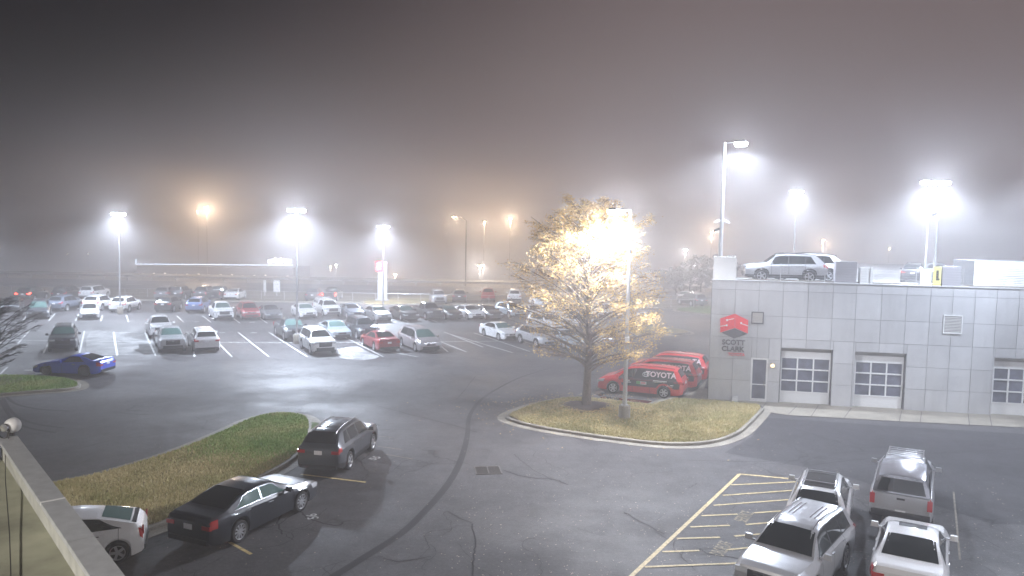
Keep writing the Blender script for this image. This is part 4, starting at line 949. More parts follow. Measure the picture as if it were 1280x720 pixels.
# the big lot (bx,by = near bumper)
CARS = [
 ('sedan', 'dgrey', 12, 391, 'F', None, 'dark grey sedan at the left edge behind the bare branches'),
 ('suv', 'black', 28, 377, 'R', 5, 'dark suv with its red tail light glowing, far row at the left edge', dict(lit=True)),
 ('van', 'dgrey', 47, 399.5, 'F', None, 'boxy dark grey minivan facing us beside the grey suv on the left'),
 ('suv', 'steel', 67, 390, 'R', 2, 'blue grey suv showing its tail, right beside the boxy dark minivan'),
 ('suvbig', 'black', 73, 376.5, 'R', 5, 'black suv in the far row behind the blue grey suv'),
 ('suvbig', 'white', 107, 375.5, 'R', 4, 'white suv in the far row by the fence, left of the first lamp'),
 ('suv', 'white', 112, 389.5, 'R', 5, 'white suv with its tail towards us directly behind the small white minivan'),
 ('hatch', 'white', 112, 400, 'F', None, 'small white minivan like hatchback facing us before a white suv'),
 ('suv', 'white', 146, 391.5, 'R', 5, 'white suv parked at the base of the first lamp pole'),
 ('suvbig', 'dgrey', 78.5, 441, 'F', None, 'dark grey off road suv facing us behind the blue coupe'),
 ('suv', 'grey', 201, 375.5, 'R', 8, 'dark suv with pale rear glare in the far row, left one of the pair'),
 ('suvbig', 'black', 219, 375.5, 'R', 8, 'black suv in the far row right of the pale tailed dark suv'),
 ('suv', 'black', 203, 391, 'R', 8, 'black suv with a shiny tailgate parked left of the pale blue suv'),
 ('suv', 'sky', 242, 392, 'R', 10, 'pale blue suv with its tail towards us'),
 ('suv', 'dgrey', 250, 374.5, 'R', 5, 'dark suv in the far row just above the pale blue suv'),
 ('pickup', 'black', 266, 376, 'R', 5, 'black pickup in the far row between a dark suv and a white sedan'),
 ('sedan', 'white', 288, 375.5, 'R', 6, 'white sedan alone by the fence in the far row'),
 ('pickup', 'white', 281, 401.5, 'F', None, 'white full size pickup facing us left of the red suv'),
 ('suv', 'red', 315, 400.5, 'F', None, 'red suv facing us right of the white pickup'),
 ('sedan', 'grey', 343, 401, 'F', None, 'grey sedan facing us right of the red suv'),
 ('pickup', 'pearl', 202, 424, 'F', None, 'pearl pickup half hidden behind the silver pickup'),
 ('pickup', 'silver', 216.5, 442, 'F', None, 'silver pickup facing us at the front of its row'),
 ('wagon', 'pearl', 259, 441.5, 'R', None, 'pearl white suv with its tail towards us beside the silver pickup'),
 ('pickup', 'dgrey', 372, 427, 'F', None, 'dark grey pickup beside the second lamp pole'),
 ('suvbig', 'white', 407, 444.5, 'F', None, 'white off road suv facing us right of the second lamp pole'),
 ('sedan', 'white', 387, 399, 'F', None, 'white sedan directly behind the second lamp pole'),
 ('pickup', 'white', 417, 397, 'F', None, 'white pickup with a camper shell facing us in the third row'),
 ('sedan', 'iceblue', 428, 425.5, 'F', None, 'ice blue sedan right behind the white off road suv'),
 ('suvbig', 'dgrey', 463, 425.5, 'F', None, 'dark suv with a bright hood behind the maroon sedan'),
 ('sedan', 'steel', 447, 399, 'F', None, 'blue grey sedan right of the white camper pickup'),
 ('sedan', 'silver', 481, 402.5, 'F', None, 'silver sedan in front of the tall pylon sign'),
 ('sedan', 'navy', 515, 401.5, 'F', None, 'black sedan between the silver sedan and a grey pickup'),
 ('pickup', 'dgrey', 546, 401, 'F', None, 'dark grey pickup facing us left of two sedans in the third row'),
 ('sedan', 'black', 570, 400.5, 'F', None, 'black sedan tucked between the grey pickup and a white sedan'),
 ('sedan', 'white', 598, 400.5, 'F', None, 'white sedan facing us between two black sedans'),
 ('sedan', 'navy', 621, 400.5, 'F', None, 'black sedan right of the white sedan in the third row'),
 ('suv', 'iceblue', 650, 399, 'F', None, 'pale blue suv facing us left of the yellow tree'),
 ('sedan', 'white', 679, 400, 'F', None, 'white sedan seen through the left side of the yellow tree'),
 ('suv', 'silver', 708, 400.5, 'F', None, 'silver suv behind the yellow tree left of its trunk'),
 ('sedan', 'white', 741, 400, 'F', None, 'white sedan behind the trunk of the yellow tree'),
 ('suv', 'white', 772, 400, 'F', None, 'white suv behind the near lamp pole and yellow tree'),
 ('sedan', 'silver', 803, 399, 'F', None, 'silver sedan behind the right side of the yellow tree'),
 ('suvbig', 'dgrey', 390, 377.5, 'R', 5, 'dark suv in the far row behind the white camper pickup'),
 ('pickup', 'black', 411, 377, 'R', 3, 'dark pickup with glowing red tail lights in the far row', dict(lit=True)),
 ('suvbig', 'silver', 550, 381.5, 'F', 12, 'silver suv facing us on the far side near the pylon lawn'),
 ('suvbig', 'black', 574, 379, 'R', 3, 'black suv right of the silver suv in the far row'),
 ('pickup', 'red', 610, 378.5, 'R', 2, 'red pickup in the far row'),
 ('suvbig', 'white', 643, 379, 'R', 0, 'white suv in the far row right of the red pickup'),
 ('suv', 'white', 673, 378, 'R', 0, 'white suv in the far row behind the left edge of the yellow tree'),
 ('sedan', 'white', 692, 385, 'F', None, 'white sedan in the aisle behind the yellow tree'),
 ('sedan', 'maroon', 487, 440.5, 'R', None, 'maroon sedan with its tail towards us'),
 ('van', 'champagne', 539, 441, 'F', None, 'champagne minivan facing us right of the maroon sedan'),
 ('sedan', 'white', 641, 427, 'F', 29, 'white sedan with its side to us at the end of the open stalls'),
 ('suv', 'silver', 689, 436, 'F', 29, 'silver suv facing us beside the yellow tree branches'),
 ('sedan', 'iceblue', 724, 438, 'F', 29, 'pale sedan behind the tree trunk in the front row'),
 ('suv', 'white', 697, 416, 'F', 29, 'white suv behind the silver suv by the tree branches'),
 ('suv', 'silver', 757, 437, 'F', 29, 'silver suv right of the tree trunk in the front row'),
 ('sedan', 'white', 742, 415, 'F', 29, 'white sedan in the second row behind the tree trunk'),
 ('suvbig', 'dgrey', 877, 384, 'R', 20, 'dark suv with bright roof beyond the small green island at the building corner'),
 ('sedan', 'white', 853, 378, 'F', -20, 'white sedan far behind the tree on its right side'),
]
for c in CARS:
    kw = c[7] if len(c) > 7 else {}
    o = lot(c[0], c[1], c[2], c[3], c[4], c[6], a=c[5], glass=(M_cglassg if random.random() < .5 and c[4] == 'F' else None), **kw)  # about half the facing windscreens get the painted green reflection
    if 'camper shell facing us in the third row' in c[6]: topper(o, PAINT['white'], None)
# roof cars
def roofcar(kind, color, px, depth, heading, label, zz=None, **kw):
    s = wall_sh(px, 345)[0] * (44 + depth) / 44; q = A + S * 0 + NB * depth
    d = ray(px, 345); t = (A + NB * depth - Vector((0, 0, H))).dot(NB) / d.dot(NB); p = Vector((0, 0, H)) + d * t
    car(kind, color, Vector((p.x, p.y, 0)), heading, label, group='cars on the service building roof', z=TOP - .10 if zz is None else zz, **kw)
roofcar('suv', 'silver', 979, 2.2, -S, 'silver suv parked side on at the edge of the roof')
roofcar('suv', 'white', 1003, 4.4, -S, 'white suv behind the silver one on the roof, only its tail showing')
vh = Vector((.5, .87, 0))
roofcar('suv', 'black', 1142, 24, vh, 'black suv with its tail towards us on the roof', zz=5.9)
roofcar('suv', 'white', 1217, 23, vh, 'white suv with its tail towards us on the roof beside the ribbed enclosure', zz=5.9)
roofcar('sedan', 'black', 1290, .1 + 2.0, -S, 'black sedan at the far right edge of the roof')
roofcar('suv', 'grey', 1170, 26, vh, 'grey car behind the yellow panel on the roof', zz=5.9)

# ------------------------------------------------------------------ lamps
def add_spot(loc, power, size=165, blend=.35, col=(.74, .84, 1.0), rad=.12, tilt=(0, 0), par=None):
    l = bpy.data.lights.new('lamp_light', 'SPOT'); l.energy = power; l.spot_size = R(size); l.spot_blend = blend; l.color = col; l.shadow_soft_size = rad
    o = bpy.data.objects.new('lamp_light', l); COL.objects.link(o); o.location = loc; o.rotation_euler = (tilt[0], tilt[1], 0)
    if par: o.parent = par
    return o
def add_point(loc, power, col, rad=.15, par=None):
    l = bpy.data.lights.new('lamp_light', 'POINT'); l.energy = power; l.color = col; l.shadow_soft_size = rad
    o = bpy.data.objects.new('lamp_light', l); COL.objects.link(o); o.location = loc
    if par: o.parent = par
    return o
M_lens = mat('lamp_lens', (0.9, 0.9, 0.9), 0.3, emit=(.93, .95, 1.0), estr=30)
M_lensw = mat('lamp_lens_warm', (0.9, 0.8, 0.6), 0.3, emit=(1.0, .72, .42), estr=16)
for m_ in (M_lens, M_lensw, M_tailon, MC['tan_lens']): m_.cycles.emission_sampling = 'NONE'
M_head_h = mat('lamp_housing', (0.10, 0.10, 0.11), 0.5, 0.3)
KP = 1.0
def lamp(px, base_y, top_y, heads, label, Y=None, zb=0.0, power=9000, col=(.74, .84, 1.0), base=True, group='tall lamp posts over the car park', name='lamp_post', offs=None, up_pow=0.125, arm=.14, pr=.075):
    if Y is None: b = P(px, base_y); Y = b.y
    t = PZ(px, top_y, Y); b = Vector((PZ(px, base_y, Y).x, Y, zb)) if base_y else Vector((t.x, Y, zb))
    hh = t.z - zb; o = thing(name, label, 'lamp post', (t.x, Y, zb), 0, group)
    mb = MB(); mb.tube([(0, 0, .6 if base else 0), (0, 0, hh)], [pr * 1.25, pr * .7], 10); mb.build('pole', M_galv, o, smooth=40)
    if base:
        mb = MB(); mb.lathe([(.001, .78), (.28, .78), (.30, .75), (.30, 0)], 20); mb.build('base', M_conc, o, smooth=40)
        mb = MB(); mb.box((0, 0, .80), (.34, .34, .05)); mb.build('base_plate', M_galv, o)
    cs = Vector((0, 0, 0))
    for a in heads:
        d = Vector((math.cos(R(a)), math.sin(R(a)), 0)); c = d * (arm + .25)
        mb = MB(); mb.tube([(0, 0, hh - .05), d * arm + Vector((0, 0, hh - .02))], .035, 6); mb.build('arm', M_galv, o)
        hd = MB(); hd.box((c.x, c.y, hh), (.62, .36, .13), rz=R(a), taper=.8); hobj = hd.build('lamp_head', M_head_h, o)
        cs = cs + c
        ln = MB(); ln.box((c.x, c.y, hh - .17), (.54, .32, .20), rz=R(a), taper=1.25); ln.build('lens', M_lens if col[0] < .95 else M_lensw, hobj)
    cs = cs / len(heads)
    if len(heads) > 1: cs.y -= .22
    add_spot((cs.x, cs.y, hh - .46), power * KP, par=o, col=col, rad=.22)
    if up_pow: add_point((cs.x, cs.y - .12, hh - .30), power * KP * up_pow, col, .3, par=o)
    return o
lamp(148, 392.5, 266, (0, 180), 'slim lamp post with twin heads between white suvs on the left of the lot', power=13000)
lamp(371, 429.5, 261, (15, 180), 'lamp post with twin heads standing behind the white off road suv', power=16000, up_pow=.12)
lamp(479.5, 383, 282, (0, 180), 'lamp post right in front of the tall pylon sign', power=14000, base=False)
tp = lamp(788.5, 525.5, 262, (200, 215), 'nearest lamp post on a round concrete base in the tree lawn', power=6200, pr=.10, up_pow=.22, arm=.65, col=(.9, .92, 1.0))
for hz_, ang_ in ((PZ(800, 302, tp.location.y).z, 0), (PZ(798, 418, tp.location.y).z, 0)):
    mb = MB(); mb.box((.32, -.05, hz_), (.55, .5, .03), M=Matrix.Rotation(R(28), 3, 'Y')); mb.build('solar_panel', M_dgrey, tp)
    mb = MB(); mb.box((.0, -.15, hz_ - .25), (.2, .2, .26)); mb.build('control_box', M_white2, tp)
    mb = MB(); mb.tube([(0, 0, hz_ - .15), (.3, -.05, hz_ - .02)], .02, 5); mb.build('bracket', M_galv, tp)
def roof_lamp(px, top_y, Y, heads, label, power, **kw):
    kw.setdefault('up_pow', .16)
    kw.setdefault('zb', TOP - .1)
    return lamp(px, None, top_y, heads, label, Y=Y, power=power, base=False, **kw)
def cams(o, zrel):
    for dz, s in ((0, 1), (0, -1), (-.5, -1)):
        mb = MB(); mb.box((s * .28, -.05, zrel + dz), (.34, .12, .12), M=Matrix.Rotation(R(25 * s), 3, 'Y')); mb.build('security_camera', M_white2 if dz == 0 else M_black, o)
        mb = MB(); mb.tube([(0, 0, zrel + dz - .05), (s * .2, 0, zrel + dz)], .02, 5); mb.build('camera_bracket', M_galv, o)
l1 = roof_lamp(906, 178, 45.2, (-40,), 'tall lamp pole with one head at the left corner of the roof', 6500, pr=.11, arm=.75, up_pow=.20); cams(l1, 3.5)
roof_lamp(996, 238, 90, (0, 180), 'distant lamp pole on the roof behind the parked silver suv', 10000, group='roof lamp poles', zb=5.9)
l2 = roof_lamp(1163, 226, 62, (180, 0), 'left pole of the very bright pair on the roof', 9000, group='roof lamp poles', zb=5.9)
l3 = roof_lamp(1175, 226, 56, (0, 180), 'right pole of the very bright pair on the roof, carrying cameras', 7000, group='roof lamp poles', zb=5.9); cams(l3, 6.0)
# posts just outside the frame (their glow shows at the borders and they light the foreground)
lamp(-28, 400, 285, (0, 180), 'lamp post just beyond the left border', power=5000)
lamp(1325, None, 205, (180, 270), 'lamp post on the ground just beyond the right border', Y=37, power=4500, up_pow=.1)
o = lamp(1900, None, 250, (180,), 'lamp post beyond the right border lighting the service lot', Y=17, power=2600)
for (x_, y_, lb_, pw_) in ((-15, -4, 'lamp post standing left of and behind the camera', 8000), (21, 1, 'lamp post right of the camera beyond the lower border', 5500)):
    bp_ = thing('lamp_post', lb_, 'lamp post', (x_, y_, 0), 0, 'tall lamp posts over the car park')
    MB().tube([(0, 0, 0), (0, 0, 12.0)], .09, 10).build('pole', M_galv, bp_); MB().box((0, .5, 12.0), (.4, .7, .14)).build('lamp_head', M_head_h, bp_); add_spot((0, .5, 11.8), pw_, 170, .3, col=(1.0, .95, .90), par=bp_)
# highway and far lights
def far_light(px, py, Y, power, col, label, zb=-6.0, arm_px=None, name='street_lamp', lens=.22):
    t = PZ(px, py, Y); o = thing(name, label, 'street lamp', (t.x, Y, zb), 0, 'far street lamps in the fog')
    ax = 0.0 if arm_px is None else (arm_px - px) * Y / F
    hh = t.z - zb
    mb = MB(); mb.tube([(ax, 0, 0), (ax, 0, hh - .6), (ax * .7, 0, hh - .15), (0, 0, hh + .08)] if ax else [(0, .15, 0), (0, .15, hh)], .09 if ax else .045, 8); mb.build('pole', M_head_h if ax else M_jamb, o)
    mb = MB(); mb.box((0, 0, hh + .12), (.8, .4, .14)); hd_ = mb.build('lamp_head', M_head_h, o)
    mb = MB(); mb.lathe([(.001, -.16), (lens * .7, -.13), (lens, -.04), (lens, .04)], 12, 'Z', (0, 0, hh)); mb.build('lens', M_lensw if col[2] < .9 else M_lens, hd_)
    if power > 350: add_point((0, 0, hh - .45), power, col, .3, par=o)
WARM = (1.0, .74, .50)
far_light(258, 259, 150, 9000, WARM, 'bright orange street lamp high in the fog between the first two lot lamps', lens=.4)
far_light(247, 264, 190, 400, WARM, 'faint orange lamp just left of the bright orange one')
far_light(567, 271, 128, 1500, WARM, 'highway lamp on a curved arm from a dark pole', zb=.2, arm_px=583)
far_light(605.5, 277, 150, 1700, WARM, 'middle orange highway lamp right of the dark arm pole')
far_light(638, 273.5, 145, 5000, WARM, 'brighter orange highway lamp left of the yellow tree', lens=.32)
far_light(600, 332, 150, 4200, (1, .95, .88), 'low white lamp beyond the highway', lens=.4)
far_light(494, 343, 150, 1200, WARM, 'low orange lamp just right of the pylon sign', lens=.3)
far_light(890, 290, 140, 3500, WARM, 'orange lamp behind the left corner of the roof', lens=.28)
far_light(1029, 300, 150, 2500, WARM, 'orange lamp beyond the roof above the white suv', lens=.28)
far_light(857, 312, 118, 900, (1, .97, .96), 'small white lamp post right of the yellow tree', zb=0, lens=.3)
far_light(869, 332, 145, 500, (1, .95, .9), 'low white lamp near the hazy trees', zb=0, lens=.28)
far_light(110, 317, 210, 60, (1, .9, .8), 'tiny lamp far away on the left', lens=.12); far_light(85, 317, 230, 15, (1, .9, .8), 'faintest tiny lamp far away on the left', lens=.07)
far_light(413, 333, 180, 400, (1, .85, .7), 'small lamp left of the pylon sign, left of two'); far_light(420, 331, 180, 400, (1, .95, .9), 'small lamp left of the pylon sign, right of two')
far_light(1112, 310, 200, 500, WARM, 'small orange lamp above the roof cars')

# highway fence
fn = thing('fence', 'low chain link fence with rails along the grass verge by the highway', 'fence', (0, 99.8, 0)); mb = MB(); mb2 = MB()
pm_ = MB().tube([(0, 0, 0), (0, 0, 1.15)], .035, 5).mesh('post', [M_galv])
for k in range(-27, 15): link('post', pm_, fn).location = (k * 3.0, 0, 0)
mb2.tube([(-84, 0, 1.1), (46, 0, 1.1)], .025, 5); mb2.tube([(-84, 0, .55), (46, 0, .55)], .012, 4); mb2.tube([(-84, 0, .15), (46, 0, .15)], .012, 4)
mb2.build('rail', M_galv, fn)
gd = thing('guard_rail', 'long steel guard rail beyond the highway', 'guard rail', (0, 126, .3)); mb = MB(); mb.box((0, 0, .65), (500, .06, .32)); mb.build('beam', M_jamb, gd); mb = MB()
pm_ = MB().box((0, .1, .35), (.12, .12, .7)).mesh('post', [M_galv])
for k in range(-24, 22): link('post', pm_, gd).location = (k * 4, 0, 0)
# pylon sign
ps = P(478, 376.5); py_ = thing('pylon_sign', 'tall white pylon sign with a glowing red top emblem on the verge', 'sign', (ps.x, ps.y, 0))
hh = PZ(478, 327, ps.y).z
mb = MB(); mb.box((0, 0, hh / 2), (1.25, .45, hh), taper=.92); mb.box((0, 0, .15), (1.7, .8, .3)); mb.build('pylon', mat('pylon_white', (.42, .42, .45), .5), py_)
M_rl = mat('lit_red_panel', (0.6, .03, .03), 0.4, emit=(1, .02, .04), estr=7.0); M_rl.cycles.emission_sampling = 'NONE'
mb = MB(); mb.box((-.35, -.30, hh - .62), (.95, .12, 1.25)); mb.build('lit_panel', M_rl, py_)
M_wl = mat('lit_white_panel', (0.9, .85, .8), 0.4, emit=(1, .85, .7), estr=9.0); M_wl.cycles.emission_sampling = 'NONE'
mb = MB(); mb.box((-.42, -.38, hh - .42), (.28, .04, .4)); mb.box((-.42, -.38, hh - .95), (.3, .04, .12)); mb.build('lit_emblem', M_wl, py_)
# far building with a line of light and lit sign
Yb = 185; a_ = PZ(170, 330, Yb); b_ = PZ(366, 331.5, Yb); fb = thing('far_building', 'long low building in the fog outlined by a thin line of white light', 'building', (0, 0, 0))
mb = MB(); mb.box(((a_.x + b_.x) / 2, Yb + 8, (a_.z - 6) / 2 - .2), (b_.x - a_.x, 15, a_.z + 6 - .4)); mb.build('wall', mat('far_wall', (.05, .05, .05), .8), fb)
M_led = mat('led_line', (.9, .9, .9), .4, emit=(.6, .76, 1.0), estr=3.5); M_led.cycles.emission_sampling = 'NONE'
mb = MB(); mb.tube([a_, b_], .05, 5); mb.build('light_strip', M_led, fb)
mb = MB(); mb.tube([(a_.x, Yb, a_.z), (a_.x, Yb, a_.z + 1.2)], .07, 5); mb.build('light_strip', M_led, fb)
M_sl = mat('lit_sign', (.9, .9, .95), .4, emit=(.75, .82, 1.0), estr=10); M_sl.cycles.emission_sampling = 'NONE'
mb = MB(); sx = PZ(337, 327, Yb)
for k, (w, h_) in enumerate(((.8, 1.3), (1.2, .9), (.7, 1.5), (1.1, 1.0), (.9, 1.8), (.6, 1.1), (1.2, 1.5), (.8, 1.0))): mb.box((sx.x + k * .72, Yb - .3, sx.z + .1 + (k % 3) * .15), (w * .6, .1, h_ * .7))
mb.build('lit_sign', M_sl, fb)
add_point((sx.x + 2.5, Yb - 2, sx.z), 500, (.8, .85, 1.0), .5, par=fb)
mb = MB()
for k in range(14):
    x = a_.x + (b_.x - a_.x) * (k + .5) / 14; mb.box((x, Yb + .45, -2.6), (.5, .1, .5 + (k % 3) * .2))
mb.build('window', mat('far_window', (.3, .3, .3), .4, emit=(1, .9, .75), estr=1.2), fb); MC['far_window'].cycles.emission_sampling = 'NONE'
# small verge sign boards behind fence
for px, w in ((346, .9), (331, .35)):
    p = PZ(px, 362, 105); o = thing('notice_board', 'small pale upright board on the verge behind the fence, %s one' % ('wider' if w > .5 else 'narrower'), 'sign', (p.x, 105, 0))
    mb = MB(); mb.box((0, 0, 1.35), (w, .08, 1.6)); mb.build('panel', M_white2, o); mb = MB(); mb.box((0, 0, .3), (.1, .06, .6)); mb.build('post', M_galv, o)

# ------------------------------------------------------------------ trees
def leafmat(name, cols, tr=.35):
    m = bpy.data.materials.new(name); m.use_nodes = True; nt = m.node_tree; N = nt.nodes; L = nt.links; b = N['Principled BSDF']
    g = N.new('ShaderNodeNewGeometry'); r = N.new('ShaderNodeValToRGB'); r.color_ramp.elements[0].color = (*cols[0], 1); r.color_ramp.elements[1].color = (*cols[-1], 1)
    for i, c in enumerate(cols[1:-1]): e = r.color_ramp.elements.new((i + 1) / (len(cols) - 1)); e.color = (*c, 1)
    L.new(g.outputs['Random Per Island'], r.inputs['Fac']); L.new(r.outputs['Color'], b.inputs['Base Color']); b.inputs['Roughness'].default_value = .7
    t = N.new('ShaderNodeBsdfTranslucent'); L.new(r.outputs['Color'], t.inputs['Color']); mx = N.new('ShaderNodeMixShader'); mx.inputs[0].default_value = tr
    L.new(b.outputs[0], mx.inputs[1]); L.new(t.outputs[0], mx.inputs[2]); L.new(mx.outputs[0], N['Material Output'].inputs['Surface'])
    return m
def tree(name, label, base, height, crown_r, crown_z0, n_limb, leaves, lm, bark, seed, trunk_r=.16, leaf=.06, shape=None, group=None, twigs=5, asc=.45, tw=1.0):
    rnd = random.Random(seed); o = thing(name, label, 'tree', base, 0, group)
    tb = MB(); pts = []; n = 12
    for i in range(n + 1):
        h = height * .93 * i / n; pts.append(Vector((math.sin(i * .9 + seed) * .04 * i / 3, math.cos(i * 1.3) * .03 * i / 3, h)))
    tb.tube(pts, [trunk_r * 1.25 if i == 0 else trunk_r * (1 - i / (n + .6)) + .008 for i in range(n + 1)], 9)
    at = lambda h: pts[min(n, max(0, int(h / (height * .93) * n)))].lerp(pts[min(n, int(h / (height * .93) * n) + 1)], (h / (height * .93) * n) % 1)
    shape = shape or (lambda f: math.sin(math.pi * (.12 + .80 * f)) ** .8)
    tips = []; br = MB()
    for i in range(n_limb):
        f = (i + rnd.random() * .8) / n_limb; h0 = crown_z0 * .75 + (height * .88 - crown_z0 * .75) * f ** .95
        az = i * 2.4 + rnd.uniform(-.5, .5); R_ = crown_r * shape(f) * rnd.uniform(.78, 1.12)
        rise = min((asc + .75 * f) * R_ * rnd.uniform(.7, 1.2), height * 1.0 - h0 - .1)
        s = at(h0); d = Vector((math.cos(az), math.sin(az), 0)); q = []
        for k in range(7):
            u = k / 6; q.append(s + d * R_ * u + Vector((rnd.uniform(-.07, .07), rnd.uniform(-.07, .07), rise * (u ** .85) - .12 * R_ * u * u * (1 - f))) * (1 if k else 0))
        r0_ = trunk_r * .30 * (1 - f * .65); br.tube(q, [r0_ * (1 - .85 * k / 6) + .004 for k in range(7)], 5, cap=False)
        for k in range(twigs * 2):
            u = rnd.uniform(.25, 1.0); j = min(5, int(u * 6)); b = q[j].lerp(q[j + 1], u * 6 - j); a2 = az + rnd.choice((-1, 1)) * rnd.uniform(.4, 1.1); ln = R_ * rnd.uniform(.2, .42) * (1.15 - u * .6)
            e = b + Vector((math.cos(a2), math.sin(a2), rnd.uniform(-.05, .55))) * ln; m_ = b.lerp(e, .5) + Vector((0, 0, rnd.uniform(-.03, .08)))
            br.tube([b, m_, e], [.014 * tw, .010 * tw, .004 * tw], 4, cap=False)
            for w in range(twigs):
                v_ = rnd.uniform(.2, 1); c = b.lerp(e, v_); a3 = a2 + rnd.uniform(-1.2, 1.2); l3 = rnd.uniform(.2, .55) * ln
                e2 = c + Vector((math.cos(a3), math.sin(a3), rnd.uniform(-.35, .5))) * l3; br.tube([c, e2], [.007 * tw, .003 * tw], 3, cap=False); tips.append((c, e2, f, az, u))
    tb.build('trunk', bark, o, smooth=60); br.build('limbs', bark, o, smooth=60)
    if leaves:
        v = []; fc = []; wts = []
        for (c, e, f, az, u) in tips:
            w = (.10 + 1.5 * f * (1.25 - .7 * f) + (.6 if math.cos(az) > .2 else 0) * (1 - f) + .3 * u * f) * (.25 + 1.8 * ((int(c.x * 1.3 + 50) * 7 + int(c.y * 1.3 + 50) * 13 + int(c.z * 1.6) * 5) % 11) / 11); wts.append(w)
        pick = rnd.choices(range(len(tips)), wts, k=leaves // 3)
        for i in pick:
            c, e, f, az, u = tips[i]
            for w in range(3):
                p = c.lerp(e, rnd.random() * 1.15) + Vector((rnd.gauss(0, .13), rnd.gauss(0, .13), rnd.gauss(-.03, .12)))
                a = Vector((rnd.gauss(0, 1), rnd.gauss(0, 1), rnd.gauss(0, 1))).normalized(); b = a.orthogonal().normalized(); s = leaf * rnd.uniform(.6, 1.3); k = len(v)
                v += [tuple(p - a * s), tuple(p + b * s * .55), tuple(p + a * s), tuple(p - b * s * .55)]; fc.append((k, k + 1, k + 2, k + 3))
        me = bpy.data.meshes.new('crown'); me.from_pydata(v, [], fc); me.materials.append(lm); link('crown', me, o)
    return o
tb_ = P(733, 511); th = PZ(733, 232, tb_.y).z
LY = leafmat('autumn_leaves', [(0.42, 0.25, 0.09), (0.58, 0.39, 0.13), (0.70, 0.50, 0.17), (0.46, 0.29, 0.10)])
tree('autumn_tree', 'large half bare tree with yellow brown leaves in a mulch ring on the lawn', (tb_.x, tb_.y, .2), th - .2, 4.3, 2.3, 120, 44000, LY, M_bark, 5, trunk_r=.23, leaf=.05,
     shape=lambda f: (.86 + .5 * f) if f < .22 else max(.10, .97 - ((f - .22) / .78) ** 1.5 * .86), twigs=7, asc=.42)
bt = P(-9, 484); tree('bare_tree', 'small leafless tree reaching in at the left edge', (bt.x, bt.y, .15), 5.0, 2.3, .9, 70, 0, None, M_barkd, 9, trunk_r=.09, twigs=7, asc=.6, tw=.8)
LD = leafmat('far_leaves', [(0.03, 0.032, 0.024), (0.06, 0.055, 0.038)], .1)
for i, (px, py, Y, hgt, cr) in enumerate(((845, 372, 118, 3.6, 2.8), (862, 372, 122, 4.2, 3.0), (876, 370, 126, 5.6, 3.2), (893, 370, 124, 6.4, 3.6), (829, 372, 125, 3.6, 2.6))):
    p = PZ(px, py, Y); tree('far_tree', ['low round hazy tree nearest the yellow tree', 'second hazy tree from the yellow tree', 'tall hazy tree left of the building corner', 'tallest hazy tree half behind the building corner', 'small hazy tree seen through the edge of the yellow crown'][i], (p.x, Y, 0), hgt, cr, .8, 16, 5000, LD, M_barkd, 20 + i, trunk_r=.15, leaf=.16, twigs=3, group='hazy trees beyond the lot')

v = []; f = []; rl = random.Random(3)
while len(f) < 2600:
    a = rl.uniform(0, 6.28); r_ = abs(rl.gauss(0, 3.2)); x, y = tb_.x + math.cos(a) * r_ + .6, tb_.y + math.sin(a) * r_ * .8 - .8; s_ = rl.uniform(.025, .05); a = rl.uniform(0, 6.28); b = len(v); z = .205 if r_ < 5 else .03
    for j in range(4): v.append((x + s_ * math.cos(a + j * 1.57) * (1.3 if j % 2 else .8), y + s_ * math.sin(a + j * 1.57), z + (0.02 if j == 1 else 0)))
    f.append((b, b + 1, b + 2, b + 3))
me = bpy.data.meshes.new('fallen_leaves'); me.from_pydata(v, [], f); me.materials.append(LY); tag(link('fallen_leaves', me), kind='stuff')
# ------------------------------------------------------------------ haze, world, render
mb = MB(); mb.box((0, 425, 6.5), (1420, 980, 32)); o = mb.build('haze', []) if False else None
me = MB().box((0, 425, 5.4), (1440, 1000, 27.2)).mesh('haze'); o = link('haze', me); o['kind'] = 'stuff'
hm = bpy.data.materials.new('haze_volume'); hm.use_nodes = True; nt = hm.node_tree; nt.nodes.remove(nt.nodes['Principled BSDF'])
pv = nt.nodes.new('ShaderNodeVolumePrincipled'); pv.inputs['Color'].default_value = (.95, .92, .93, 1); pv.inputs['Density'].default_value = .0055; pv.inputs['Anisotropy'].default_value = .70
nt.links.new(pv.outputs[0], nt.nodes['Material Output'].inputs['Volume']); me.materials.append(hm)

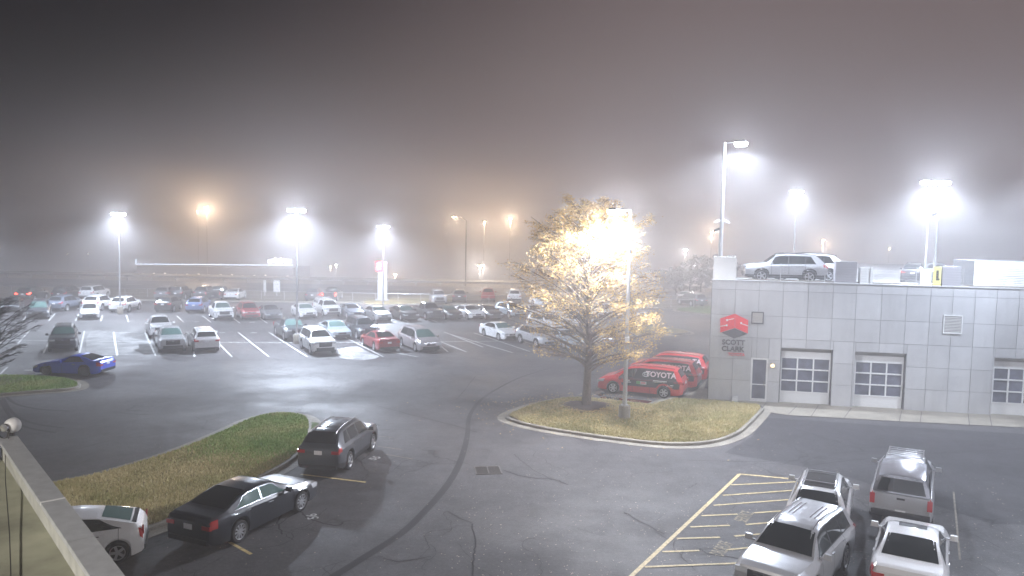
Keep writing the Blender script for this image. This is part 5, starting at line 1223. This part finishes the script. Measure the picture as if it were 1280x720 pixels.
w = bpy.data.worlds.new('World'); sc.world = w; w.use_nodes = True; nt = w.node_tree; N = nt.nodes; L = nt.links; bg = N['Background']
sky = N.new('ShaderNodeTexSky'); sky.sky_type = 'NISHITA'; sky.sun_disc = False; sky.sun_elevation = R(-4); sky.sun_rotation = R(200)
bg.inputs['Strength'].default_value = .05; L.new(sky.outputs[0], bg.inputs['Color'])
# low cloud lit by the city; the dark upper left corner is painted into the sky colour
bg2 = N.new('ShaderNodeBackground'); tc = N.new('ShaderNodeTexCoord'); sp_ = N.new('ShaderNodeSeparateXYZ'); L.new(tc.outputs['Generated'], sp_.inputs[0])
mr = N.new('ShaderNodeMapRange'); mr.inputs[1].default_value = -.72; mr.inputs[2].default_value = -.02; mr.interpolation_type = 'SMOOTHSTEP'; mr.inputs[3].default_value = .0; mr.inputs[4].default_value = 1.0; ma = N.new('ShaderNodeMath'); ma.operation = 'MULTIPLY_ADD'; ma.inputs[1].default_value = -1.1; L.new(sp_.outputs[2], ma.inputs[0]); L.new(sp_.outputs[0], ma.inputs[2]); L.new(ma.outputs[0], mr.inputs[0])
rp = N.new('ShaderNodeValToRGB'); rp.color_ramp.elements[0].color = (.0, .0, .001, 1); rp.color_ramp.elements[1].color = (.074, .056, .056, 1); L.new(mr.outputs[0], rp.inputs[0]); L.new(rp.outputs[0], bg2.inputs['Color'])
bg2.inputs['Strength'].default_value = 1.0
ad = N.new('ShaderNodeAddShader'); L.new(bg.outputs[0], ad.inputs[0]); L.new(bg2.outputs[0], ad.inputs[1]); L.new(ad.outputs[0], N['World Output'].inputs['Surface'])

vs = sc.view_settings; vs.view_transform = 'Standard'; vs.look = 'None'; vs.gamma = 1; vs.exposure = 1.0; vs.use_curve_mapping = False
cy = sc.cycles; cy.use_denoising = True
try: cy.denoiser = 'OPENIMAGEDENOISE'
except Exception: pass
cy.max_bounces = 5; cy.diffuse_bounces = 2; cy.glossy_bounces = 3; cy.transmission_bounces = 2; cy.volume_bounces = 1; cy.transparent_max_bounces = 6
cy.sample_clamp_indirect = 2.0; cy.sample_clamp_direct = 60.0; cy.use_adaptive_sampling = False; cy.use_light_tree = True; cy.caustics_reflective = False; cy.caustics_refractive = False
